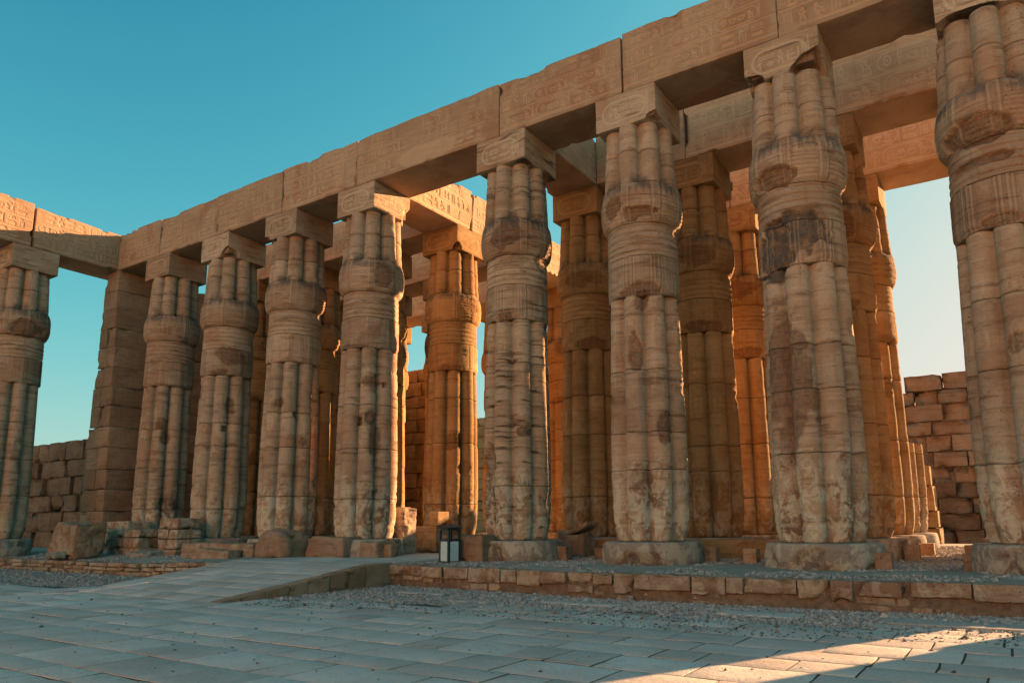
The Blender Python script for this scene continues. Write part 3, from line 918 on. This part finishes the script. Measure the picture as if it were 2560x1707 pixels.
masonry('ruined_wall', 'stepped ruined wall of large uneven blocks seen between the two nearest columns', 20.2, 26.6, 22, 1.2, -.8, rtop, (.50, .78), (.8, 2.1), 31, M_BLOCK, .08, .18, lowmat=M_RUIN, lowz=1.8)
masonry('rubble_wall', 'distant wall of large blocks at the far end of the passage', -17.0, -4.0, 34, 1, -1.0, lambda x: 9.0 + .5 * math.sin(x), (.7, 1.0), (1.4, 2.6), 29, M_REAR, .03, .05)
# end pillar seen right of the stump, sunlit edge
ep = ob('end_pillar', None, None, (23.75, 15.5, -.47), 'short orange pillar of four stacked blocks with a sunlit edge, beside the far wall', 'pillar')
zz_ = [-.47, .12, .72, 1.62, 2.33]
for k in range(4):
    stoneblock('stone_block', (22.7, 15.0, zz_[k] + .004), (23.62 - .06 * k, 16.1, zz_[k + 1] - .004), M_REAR, ep, res=.2, r=.02, amp=.015, seed=60 + k, chips=.08)
# pier at the far right end of the front row (shades the court)
rp = ob('end_pier', None, None, (29.2, 0, -.5), 'end pier of the front row beyond the right edge', 'pier')
for k in range(14):
    stoneblock('stone_block', (28.22 + .11 * min(k, 2) + .01 * k, -.758, -.5 + k * .768), (30.6, .9, -.5 + (k + 1) * .768 - .008), M_BLOCK, rp, res=.5, r=.02, amp=.015, seed=70 + k, chips=.05)

# plain building added across the court, out of view, to bounce warm sunlight
nb = block((-10, -54, -1), (46, -48, 19), res=3, r=.3, amp=.25, nscale=.3, seed=3)
ob('opposite_bounce_building', mesh('opposite_bounce_building', nb[0] - np.array([18, -51, -1.0]), nb[1], M_OPP, nb[2]), None, (18, -51, -1), 'plain sandstone mass added behind the viewer to bounce warm sunlight across the court', 'building')
# ------------------------------------------------------------------ ground sheets
def sheet(name, x0, x1, y0, y1, zf, step, mat, kind='structure', amp=.0, parent=None, label=None):
    nx = int((x1 - x0) / step) + 1; ny = int((y1 - y0) / step) + 1
    X, Y = np.meshgrid(np.linspace(x0, x1, nx), np.linspace(y0, y1, ny))
    X = X.ravel(); Y = Y.ravel(); Z = zf(X, Y)
    if amp: Z = Z + amp * fbm(np.stack([X, Y, X * 0], 1), .9, 3, 3)
    return ob(name, mesh(name, np.stack([X, Y, Z], 1), gridfaces(nx, ny), mat), parent, kind=kind, label=label)
# far ground
n = 40
sheet('ground', -900, 900, -900, 900, lambda x, y: x * 0 - 1.02, 60, M_SAND)
sheet('courtyard_ground', -14, 40, -40, -2.2, lambda x, y: x * 0 - .965, .6, M_DIRT, amp=.008)

def edge_y(x):
    return np.interp(x, [-14, 9.1, 14.1, 14.9, 19.7, 23.3, 25.8, 29], [-3.9, -3.75, -2.75, -2.72, -3.05, -2.9, -2.6, -2.4])
def plat_z(x, y):
    base = -.47 - .035 * sstep(-1.3, -2.9, y)
    left = sstep(8.9, 5.0, x)
    z = base - left * .10 * sstep(-1.8, -3.8, y)
    z = z - .33 * sstep(15.5, 22, y)
    return z
nx, ny = 190, 150
us = np.linspace(-14, 36, nx)
vs = np.concatenate([np.linspace(0, 1, 50) ** 1.0 * .12, .12 + .88 * np.linspace(0, 1, ny - 50 + 1)[1:]])
U, Vv = np.meshgrid(us, vs)
ey = edge_y(U) + .12
Yp = ey + (40 - ey) * Vv
Zp = plat_z(U, Yp)
PP = np.stack([U.ravel(), Yp.ravel(), Zp.ravel()], 1)
PP[:, 2] += .014 * fbm(PP * np.array([1, 1, 0]), 1.1, 3, 9)
ob('platform_ground', mesh('platform_ground', PP, gridfaces(nx, ny), M_DIRT), kind='structure')

# ------------------------------------------------------------------ retaining kerbs
kerb = ob('platform_kerb', None, None, (20, -2.9, -.93), kind='structure')
kx = [13.95, 14.94, 15.55, 16.28, 17.12, 17.54, 18.12, 18.73, 19.30, 19.73, 20.13, 21.16, 21.75, 22.04, 22.88, 23.37, 23.70, 24.46, 25.25, 26.1, 27.2, 28.4]
kh = [.025 + v for v in [.19, .20, .21, .27, .23, .27, .20, .19, .17, .33, .24, .27, .24, .21, .27, .30, .20, .19, .22, .30, .3]]
rng = np.random.default_rng(77)
def kerb_block(x0, x1, z0, z1, yo=0, dp=.42, par=kerb, mat=M_KERB, **kw):
    y = float(edge_y((x0 + x1) / 2)) + yo
    sl = float(edge_y(x1) - edge_y(x0)) / (x1 - x0)
    lo = np.array([x0 + .008, y, z0]); hi = np.array([x1 - .008, y + dp, z1])
    xm = (x0 + x1) / 2
    def tp(P):
        P = P.copy(); P[:, 1] += (P[:, 0] - xm) * sl; return P
    return stoneblock('stone', lo, hi, mat, par, salt=.45, res=.085, r=.014, amp=.018, nscale=2.6, seed=int(rng.integers(9999)), chips=.12, fine=.03, taper=tp, **kw)
for k in range(len(kx) - 1):
    zt = -.492 + rng.uniform(-.012, .008)
    kerb_block(kx[k], kx[k + 1], zt - kh[k], zt, rng.uniform(-.03, .015), .45)
    z = zt - kh[k] - .012
    row = 0
    while z > -.90:
        h = min(rng.uniform(.07, .15), z + .955)
        x = kx[k]
        while x < kx[k + 1] - .05:
            wd = rng.uniform(.25, .75)
            x2 = min(x + wd, kx[k + 1])
            if x2 - x > .1 and rng.random() < .42:
                kerb_block(x, x2, z - h, z, .035 + row * .01 + rng.uniform(-.02, .045), .3)
            x = x2 + .01
        z -= h + .008; row += 1
# left kerb: two or three thin courses of small blocks
lk = ob('platform_kerb', None, None, (2, -3.9, -.93), kind='structure')
z = 0
for row, h in enumerate((.12, .10, .11, .12)):
    x = -12.0
    while x < 9.25:
        wd = rng.uniform(.35, .8)
        zk = float(plat_z(np.array([x + wd / 2]), np.array([float(edge_y(x + wd / 2)) + .1]))[0]) + z
        if rng.random() < .9 and zk - h > -1.02:
            kerb_block(x, min(x + wd, 9.3), zk - h + .006, zk + rng.uniform(-.015, .006), -.02 + rng.uniform(-.03, .03) + .02 * row, .4, lk)
        x += wd + .012
    z -= h + .006
# earth behind both
def bank(x0, x1, zt, off):
    xs = np.linspace(x0, x1, int((x1 - x0) / .12)); zs = np.linspace(-1.0, zt, 9)
    X, Z = np.meshgrid(xs, zs); X = X.ravel(); Z = Z.ravel()
    if x1 < 10: Z = -1.0 + (Z + 1.0) / (zt + 1.0) * (plat_z(X, edge_y(X) + .12) - .004 + 1.0)
    Y = edge_y(X) + off + .03 * fbm(np.stack([X, X * 0, Z], 1), 3.0, 3, 5)
    me = mesh('earth_bank', np.stack([X, Y, Z], 1), gridfaces(len(xs), 9), M_EARTH)
    ob('earth_bank', me, kind='structure')
bank(13.9, 30, -.50, .085)
bank(-13, 9.3, -.61, .08)

# ------------------------------------------------------------------ ramp
ramp = ob('ramp', None, None, (11.6, -4.9, -.93), kind='structure')
def ramp_top(x, y):          # from the paving at y=-6.95 up to the platform at y=-3.3
    t = np.clip((y + 6.95) / 3.65, 0, 1)
    return -.925 + .465 * t
def ramp_xl(y): return 9.15 - .0 * y
def ramp_xr(y): return 14.02
V = []; 
rng = np.random.default_rng(12)
def ramp_slab(x0, x1, y0, y1, name, th=.05, mat=M_PAVE):
    lo = np.array([x0 + .008, y0 + .008, -th]); hi = np.array([x1 - .008, y1 - .008, 0.0])
    V, F, A = block(lo, hi, res=.25, r=.012, amp=.006, nscale=2, seed=int(rng.integers(9999)), chips=.03)
    V[:, 2] += ramp_top(V[:, 0], V[:, 1]) + rng.uniform(-.004, .004)
    o = np.array([(x0 + x1) / 2, (y0 + y1) / 2, float(ramp_top(0, (y0 + y1) / 2)) - th])
    return ob(name, mesh(name, V - o, F, mat, A), ramp, o - np.array(ramp.location))
y = -6.95
while y < 2.4:
    dy = rng.uniform(.42, .66)
    x = 9.2 - rng.uniform(0, .4)
    while x < 13.6:
        dx = rng.uniform(.6, 1.25)
        x2 = min(x + dx, 13.72)
        if x2 > 9.3: ramp_slab(max(x, 9.15), x2, y, min(y + dy, 2.4), 'paving_slab')
        x = x2
    y += dy
# right edge: upright blocks growing with the slope
ex = [-6.95, -6.5, -6.0, -5.45, -5.0, -4.45, -3.95, -3.45, -2.62]
for a, b in zip(ex[:-1], ex[1:]):
    lo = np.array([13.74, a + .008, -1.0]); hi = np.array([14.03, b - .008, 0.0])
    V, F, A = block(lo, hi, res=.12, r=.015, amp=.008, nscale=2, seed=int(rng.integers(9999)), chips=.04)
    tt = (V[:, 2] + 1.0)
    V[:, 2] = -1.0 + tt * (ramp_top(0, V[:, 1]) + .004 + 1.0)
    o = np.array([13.88, (a + b) / 2, -1.0])
    ob('kerb_stone', mesh('kerb_stone', V - o, F, M_WALL, A), ramp, o - np.array(ramp.location))
# core under the slabs
xs = np.array([9.15, 13.76]); ys = np.linspace(-7.0, -2.6, 20)
X, Y = np.meshgrid(xs, ys); X = X.ravel(); Y = Y.ravel()
ob('ramp_core', mesh('ramp_core', np.stack([X, Y, ramp_top(X, Y) - .03], 1), gridfaces(2, 20), M_DIRT), ramp, -np.array(ramp.location))
X, Z = np.meshgrid(np.linspace(-7, -2.6, 20), [0, 1]); X = X.ravel(); Z = Z.ravel()
ob('ramp_side', mesh('ramp_side', np.stack([X * 0 + 9.16, X, -1.0 + Z * (ramp_top(0, X) - .02 + 1.0)], 1), gridfaces(20, 2), M_EARTH), ramp, -np.array(ramp.location))

# ------------------------------------------------------------------ court paving
pav = ob('courtyard_paving', None, None, (18, -9, -.98), kind='structure')
rng = np.random.default_rng(4)
camp = np.array([25.8585, -15.0872])
f2 = np.array([-math.sin(YAW), math.cos(YAW)]); r2 = np.array([math.cos(YAW), math.sin(YAW)])
def gravel_line(x):          # front limit of the gravel strips
    return np.interp(x, [-14, 5.3, 8.6, 9.15, 13.9, 14.3, 17.4, 20.6, 22.3, 23.95, 25.0, 25.8, 30], [-7.0, -6.9, -6.3, -6.2, -6.95, -6.0, -5.2, -4.85, -5.0, -4.75, -4.3, -4.2, -4.2])
slabs = []
y = -14.2
while y < -3.6:
    dy = rng.choice([.38, .48, .56, .66, .72])
    x = -14 + rng.uniform(0, 1)
    while x < 31:
        dx = rng.uniform(.45, 1.2)
        xm, ym = x + dx / 2, y + dy / 2
        lim = float(gravel_line(xm))
        if 9.15 < xm < 14.05: lim = -6.95
        if ym < lim - .05:
            q = np.array([xm, ym]) - camp
            dpt = q @ f2; side = q @ r2
            if dpt > 3.0 and abs(side) < dpt * .80 + 1.0:
                slabs.append((np.hypot(*q), x, y, dx, dy))
        x += dx
    y += dy
slabs.sort()
def slab_geo(x, y, dx, dy, res):
    th = .05
    lo = np.array([x + .011, y + .011, -.985]); hi = np.array([x + dx - .011, y + dy - .011, -.932 + rng.uniform(-.004, .004)])
    V, F, A = block(lo, hi, res=res, r=.003, amp=.004, nscale=1.6, seed=int(rng.integers(9999)), chips=.015)
    q_ = fbm(V * np.array([1, 1, 0]), 5.0, 3, 77)
    V[:, 0] += .008 * q_; V[:, 1] += .008 * fbm(V * np.array([1, 1, 0]), 5.0, 3, 78)
    A['soot'] = (V[:, 2] < hi[2] - .0045).astype(float) * 1.4          # earth in the joints
    V[:, 2] += (V[:, 0] - x - dx / 2) * rng.uniform(-.004, .004) + (V[:, 1] - y - dy / 2) * rng.uniform(-.005, .005)
    return V, F, A
far = []
for k, (d, x, y, dx, dy) in enumerate(slabs):
    if k < 300:
        V, F, A = slab_geo(x, y, dx, dy, .2 if d < 10 else .4)
        o = np.array([x + dx / 2, y + dy / 2, -.985])
        ob('paving_slab', mesh('paving_slab', V - o, F, M_PAVE, A), pav, o - np.array(pav.location))
    else:
        far.append(slab_geo(x, y, dx, dy, .6))
if far:
    base = 0; VV = []; FF = []
    for V, F, A in far:
        VV.append(V); FF.append(F + base); base += len(V)
    ob('distant_paving_slabs', mesh('distant_paving_slabs', np.concatenate(VV), np.concatenate(FF), M_PAVE), pav, -np.array(pav.location), kind='stuff')
bx_ = np.linspace(-14, 31, 120); by_ = np.linspace(0, 1, 30)
X, T_ = np.meshgrid(bx_, by_); lim_ = np.where((X > 9.15) & (X < 14.05), -6.95, gravel_line(X)) - .08
Y = -15.5 + (lim_ + 15.5) * T_
ob('paving_bed', mesh('paving_bed', np.stack([X.ravel(), Y.ravel(), X.ravel() * 0 - .9395], 1), gridfaces(120, 30), M_JOINT), pav, -np.array(pav.location))
# odd slabs lying in the gravel
for (x0, x1, y0, y1) in ((22.0, 23.2, -4.25, -3.75), (18.9, 20.3, -4.2, -3.85), (15.4, 16.5, -4.0, -3.7), (24.2, 26.6, -4.15, -3.6), (17.4, 18.2, -4.75, -4.4)):
    V, F, A = slab_geo(x0, y0, x1 - x0, y1 - y0, .14)
    o = np.array([(x0 + x1) / 2, (y0 + y1) / 2, -.985])
    V[:, 2] += .012
    ob('paving_slab', mesh('paving_slab', V - o, F, M_PAVE, A), pav, o - np.array(pav.location))

# ------------------------------------------------------------------ gravel
OCT = np.array([(1, 0, 0), (-1, 0, 0), (0, 1, 0), (0, -1, 0), (0, 0, 1), (0, 0, -1)], float)
OF = np.array([(0, 2, 4), (2, 1, 4), (1, 3, 4), (3, 0, 4), (2, 0, 5), (1, 2, 5), (3, 1, 5), (0, 3, 5)])
def pebbles(name, P, size, mat, seed):
    rng = np.random.default_rng(seed)
    n = len(P)
    S = size[:, None, None] * rng.uniform(.55, 1.25, (n, 1, 3)) * np.array([1, 1, .62])
    V = OCT[None] * S * rng.uniform(.7, 1.2, (n, 6, 1))
    V += rng.normal(0, .16, (n, 6, 3)) * size[:, None, None]
    a = rng.uniform(0, 2 * math.pi, n); ca, sa = np.cos(a)[:, None], np.sin(a)[:, None]
    X = V[:, :, 0] * ca - V[:, :, 1] * sa; Y = V[:, :, 0] * sa + V[:, :, 1] * ca
    V = np.stack([X, Y, V[:, :, 2]], 2) + P[:, None, :]
    F = OF[None] + (np.arange(n) * 6)[:, None, None]
    tone = np.repeat(rng.beta(2, 1.6, n), 6)
    return ob(name, mesh(name, V.reshape(-1, 3), F.reshape(-1, 3), mat, {'tone': tone}, False), kind='stuff')
rng = np.random.default_rng(31)
def scatter(n, x0, x1, yf0, yf1, zf, keep=None, dens=None):
    x = rng.uniform(x0, x1, n); t = rng.uniform(0, 1, n)
    y = yf0(x) + (yf1(x) - yf0(x)) * t
    m = np.ones(n, bool)
    if keep is not None: m &= keep(x, y)
    x, y = x[m], y[m]
    return np.stack([x, y, zf(x, y)], 1)
def infview(x, y):
    q = np.stack([x, y], 1) - camp
    return np.abs(q @ r2) < (q @ f2) * .78 + .5
patch = lambda x, y: fbm(np.stack([x, y, x * 0], 1), .8, 3, 44)
P1 = scatter(22000, 13.9, 27.5, lambda x: gravel_line(x) - .15, lambda x: edge_y(x) + .03, lambda x, y: x * 0 - .945, lambda x, y: infview(x, y) & ((patch(x, y) > -.42) | (y > -3.4)))
P2 = scatter(7000, -6, 9.1, lambda x: gravel_line(x), lambda x: edge_y(x), lambda x, y: x * 0 - .94, lambda x, y: infview(x, y))
P3 = scatter(21000, 14.0, 27.5, lambda x: edge_y(x) + .3, lambda x: x * 0 + 2.2, lambda x, y: plat_z(x, y) + .004, lambda x, y: infview(x, y) & (patch(x, y) > -.25))
P4 = scatter(8000, 22.5, 27, lambda x: x * 0 + 1.0, lambda x: x * 0 + 13, lambda x, y: plat_z(x, y) + .004, infview)
P5 = scatter(8000, -4, 9.3, lambda x: edge_y(x) + .2, lambda x: x * 0 + .2, lambda x, y: plat_z(x, y) + .004, lambda x, y: infview(x, y) & (patch(x, y) > -.1))
PG = np.concatenate([P1, P2, P3, P4, P5])
pebbles('gravel', PG, rng.gamma(5, .0042, len(PG)) + .006, M_GRAV, 1)
# litter of small dark stones on the paving
P6 = scatter(600, 8, 27, lambda x: x * 0 - 13.5, lambda x: gravel_line(x) + .1, lambda x, y: x * 0 - .928, infview)
P6b = scatter(1800, 14.5, 27, lambda x: gravel_line(x) - 1.2, lambda x: gravel_line(x), lambda x, y: x * 0 - .928, infview)
P6 = np.concatenate([P6, P6b])
pebbles('scattered_pebbles', P6, rng.gamma(2.2, .0045, len(P6)) + .004, M_GRAVD, 2)

# ------------------------------------------------------------------ loose blocks
def loose(name, lo, hi, label, cat='stone block', mat=M_BLOCK, group=None, seed=1, r=.03, amp=.03, chips=.12, rot=0, fine=.02, res=.07, salt=.5, nscale=1.7, shape=None):
    lo = np.array(lo, float); hi = np.array(hi, float)
    o = np.array([(lo[0] + hi[0]) / 2, (lo[1] + hi[1]) / 2, lo[2]])
    V, F, A = block(lo, hi, res=res, r=r, amp=amp, nscale=nscale, seed=seed, chips=chips, fine=fine)
    V = V - o
    if shape: V = shape(V)
    A['salt'] = np.full(len(V), salt)
    x = ob(name, mesh(name, V, F, mat, A), None, o, label, cat, group)
    x.rotation_euler[2] = rot
    return x
def boulder_shape(V):
    V = V.copy()
    V[:, 0] *= 1 - .12 * (V[:, 2] / .8); V[:, 2] *= 1 - .16 * (V[:, 0] / .9) ** 2
    V[:, 1] -= .15 * V[:, 0]
    return V
loose('boulder', (7.95, -1.9, -.58), (9.35, -.75, .27), 'large rounded split boulder at the top of the ramp', 'boulder', seed=6, r=.26, amp=.17, chips=.2, salt=.1, nscale=1.7, shape=boulder_shape)
loose('stone_block', (9.4, -1.25, -.55), (10.9, -.35, .08), 'long dark cracked block between the boulder and the passage', seed=5, r=.06, amp=.05, salt=.1)
loose('stone_block', (10.95, -.85, -.5), (11.75, -.1, -.06), 'smaller broken block with a grey top beside the passage', seed=6, r=.07, amp=.08, salt=.3)
loose('stone_block', (11.72, -.62, -.5), (12.02, -.2, -.1), 'small upright block at the left edge of the passage', seed=7, salt=.2)
loose('stone_slab', (4.7, -1.9, -.56), (7.9, -.9, -.1), 'long low slab lying in front of the second column from the pier', 'slab', seed=8, r=.07, amp=.06, rot=.05)
loose('stone_slab', (6.1, -2.5, -.6), (7.6, -1.9, -.26), 'tilted pale slab with a broken edge in front of the long low slab', 'slab', seed=9, r=.05, amp=.07, rot=.15)
loose('stone_slab', (5.2, -2.3, -.6), (6.0, -1.9, -.40), 'small grey slab left of the tilted pale slab', 'slab', seed=10, r=.05, amp=.05)
# stub masonry in front of the pier
def stub(name, label, x0, x1, y0, y1, z0, hs, cols, seed):
    rng = np.random.default_rng(seed)
    root = ob(name, None, None, ((x0 + x1) / 2, (y0 + y1) / 2, z0), label, 'masonry stub')
    z = z0
    for k, h in enumerate(hs):
        c = cols[k]
        xs = np.linspace(x0, x1, c + 1)
        for a, b in zip(xs[:-1], xs[1:]):
            stoneblock('stone_block', (a + .006, y0 + rng.uniform(-.03, .03), z + .004), (b - .006, y1, z + h - .006), M_BLOCK, root, salt=.9, res=.09, r=.025, amp=.025, nscale=2, seed=int(rng.integers(9999)), chips=.1, fine=.02)
        z += h
stub('masonry_stub', 'short square stub of four courses standing before the second column from the pier', 3.35, 4.4, -1.9, -1.1, -.56, (.26, .30, .30, .33), (1, 2, 2, 2), 3)
stub('masonry_stub', 'stepped stub of small blocks at the foot of the pier', .75, 2.6, -2.1, -1.0, -.58, (.3, .32, .26), (2, 2, 2), 4)
stub('masonry_stub', 'taller pale stained stub behind the rough broken block', -.1, 1.25, -1.7, -.9, -.58, (.4, .36, .38), (2, 1, 1), 5)
def rough_shape(V):
    V = V.copy()
    V[:, 0] += -.18 * sstep(.9, .2, V[:, 2]) * (V[:, 0] < 0)
    return V
loose('broken_block', (.35, -3.6, -.6), (1.95, -2.7, .5), 'big rough broken block with a ragged orange face, near the left edge column', seed=13, r=.09, amp=.13, chips=.25, fine=.06, salt=.5, shape=rough_shape, nscale=1.4)
loose('stone_fragment', (1.0, -4.0, -.6), (1.5, -3.6, -.36), 'pale wedge fragment leaning at the foot of the rough broken block', 'stone', seed=14, r=.08, amp=.08, mat=M_PED)
loose('stone_fragment', (2.7, -2.6, -.6), (3.75, -1.8, -.36), 'low pale mound of stone before the stepped stub', 'stone', seed=15, r=.16, amp=.08, mat=M_PED)
# passage: tall sunlit fragment, wall behind the bin
loose('broken_pillar_stub', (10.62, .86, -.5), (11.08, 1.42, .88), 'brightly sunlit rough upright stone at the left side of the passage', 'stone stub', seed=16, r=.04, amp=.08, chips=.2, fine=.05, mat=M_COL, salt=.4, res=.04, nscale=2.6)
loose('stone_block', (14.25, -1.35, -.5), (15.55, -.75, .14), 'big dark block behind and right of the litter bin', seed=17, r=.06, amp=.03, salt=0)
loose('stone_block', (10.4, 2.0, -.5), (11.33, 2.6, .33), 'low orange block in the passage left of the litter bin', seed=18, mat=M_REAR)
loose('stone_block', (11.02, 2.02, .335), (11.35, 2.56, .76), 'small block with a sunlit square side, seen just above the litter bin', seed=19, mat=M_REAR, r=.02, amp=.01)
loose('stone_block', (11.36, 2.05, -.5), (11.75, 2.6, -.06), 'low block behind the litter bin under the small sunlit block', seed=20, mat=M_REAR, r=.02, amp=.01)
# small square marker blocks between the bases
cubes = [(16.66, 16.97, .03, -.14, 'small square block right of the banded column base'),
         (17.27, 17.58, .80, -.17, 'small square block touching the left of the complete round base'),
         (20.07, 20.38, .55, -.14, 'small square block right of the complete round base'),
         (20.97, 21.25, .58, -.16, 'small square block left of the base with hollows'),
         (23.67, 23.96, -.48, -.165, 'small square block right of the base with hollows'),
         (23.72, 24.05, 3.15, -.13, 'second small square block behind, beside the second row base'),
         (23.77, 24.13, 5.7, -.17, 'third small square block, warm lit, farther back beside the bases'),
         (25.04, 25.34, -.25, -.17, 'small square block left of the nearest column base'),
         (24.9, 25.25, 3.2, -.13, 'small square block half hidden behind the nearest column base')]
for k, (x0, x1, y, zt, lab) in enumerate(cubes):
    loose('marker_block', (x0, y, -.5), (x1, y + .3, zt), lab, 'marker block', mat=M_BLOCK, group='small square marker blocks between the column bases', seed=40 + k, r=.015, amp=.008, chips=.03, fine=.005, salt=.3, res=.08)
# long plinths under the inner rows
loose('plinth', (17.6, 2.5, -.49), (22.4, 3.2, -.02), 'long low dark plinth running behind the small blocks, right of the round base', 'plinth', seed=50, r=.03, amp=.02, res=.15, salt=.2, mat=M_REAR)
loose('plinth', (13.9, 2.6, -.49), (17.4, 3.3, -.04), 'long low dark plinth behind the banded column', 'plinth', seed=51, r=.04, amp=.04, res=.15, salt=.2, mat=M_REAR)
def curl(V):
    V = V.copy(); V[:, 2] += .5 * V[:, 0] ** 2 + .25 * V[:, 0]; return V
loose('tilted_slab', (15.75, 1.6, .12), (16.65, 2.3, .24), 'dark curved slab propped on blocks behind the banded column', 'slab', seed=52, r=.03, amp=.03, shape=curl, mat=M_BLOCK)
loose('stone_block', (15.85, 1.5, -.5), (16.6, 2.2, .10), 'dark block under the curved propped slab', seed=53, mat=M_BLOCK)

# ------------------------------------------------------------------ litter bin
bin_ = ob('litter_bin', None, None, (14.82, -1.62, -.505), 'dark metal litter bin with pale panels and a pyramid lid beside the passage', 'litter bin')
bin_.rotation_euler[2] = rad(-12)
bin_.scale = (1.0, 1.0, 1.07)
def bx(lo, hi, V, F):
    b = len(V)
    x0, y0, z0 = lo; x1, y1, z1 = hi
    V += [(x0, y0, z0), (x1, y0, z0), (x1, y1, z0), (x0, y1, z0), (x0, y0, z1), (x1, y0, z1), (x1, y1, z1), (x0, y1, z1)]
    F += [(b, b + 3, b + 2, b + 1), (b + 4, b + 5, b + 6, b + 7), (b, b + 1, b + 5, b + 4), (b + 1, b + 2, b + 6, b + 5), (b + 2, b + 3, b + 7, b + 6), (b + 3, b, b + 4, b + 7)]
W2 = .175
V, F = [], []
for sx in (-1, 1):
    for sy in (-1, 1):
        cx0, cy0 = sx * (W2 - .022), sy * (W2 - .022)
        bx((cx0 - .024, cy0 - .024, 0), (cx0 + .024, cy0 + .024, .715), V, F)
for z0, z1 in ((.02, .055), (.475, .525), (.70, .74)):
    for q in (-1, 1):
        bx((-W2 + .047, q * (W2 - .022) - .018, z0), (W2 - .047, q * (W2 - .022) + .018, z1), V, F)
        bx((q * (W2 - .022) - .018, -W2 + .047, z0), (q * (W2 - .022) + .018, W2 - .047, z1), V, F)
ob('frame', mesh('frame', V, F, M_DARKM, smooth=False), bin_)
for ang in range(4):
    V, F = [], []
    bx((-W2 + .05, -.007, .06), (W2 - .05, .007, .47), V, F)
    p = ob('panel', mesh('panel', V, F, M_PANEL, smooth=False), bin_)
    a = ang * math.pi / 2
    p.rotation_euler[2] = a
    p.location = (math.sin(a) * (W2 - .016), -math.cos(a) * (W2 - .016), 0)
V = []; F = []
lv = [(W2 + .015, .742), (W2 + .02, .765), (W2 * .75, .80), (W2 * .28, .835), (.02, .845)]
for r_, z in lv:
    for sx, sy in ((-1, -1), (1, -1), (1, 1), (-1, 1)): V.append((sx * r_, sy * r_, z))
for k in range(len(lv) - 1):
    for q in range(4): F.append((k * 4 + q, k * 4 + (q + 1) % 4, k * 4 + 4 + (q + 1) % 4, k * 4 + 4 + q))
F.append((0, 3, 2, 1)); F.append((16, 17, 18, 19))
ob('lid', mesh('lid', V, F, M_DARKM, smooth=False), bin_)
V, F = [], []
bx((-W2 + .05, -W2 + .05, .06), (W2 - .05, W2 - .05, .44), V, F)
ob('liner', mesh('liner', V, F, M_DARKM, smooth=False), bin_)
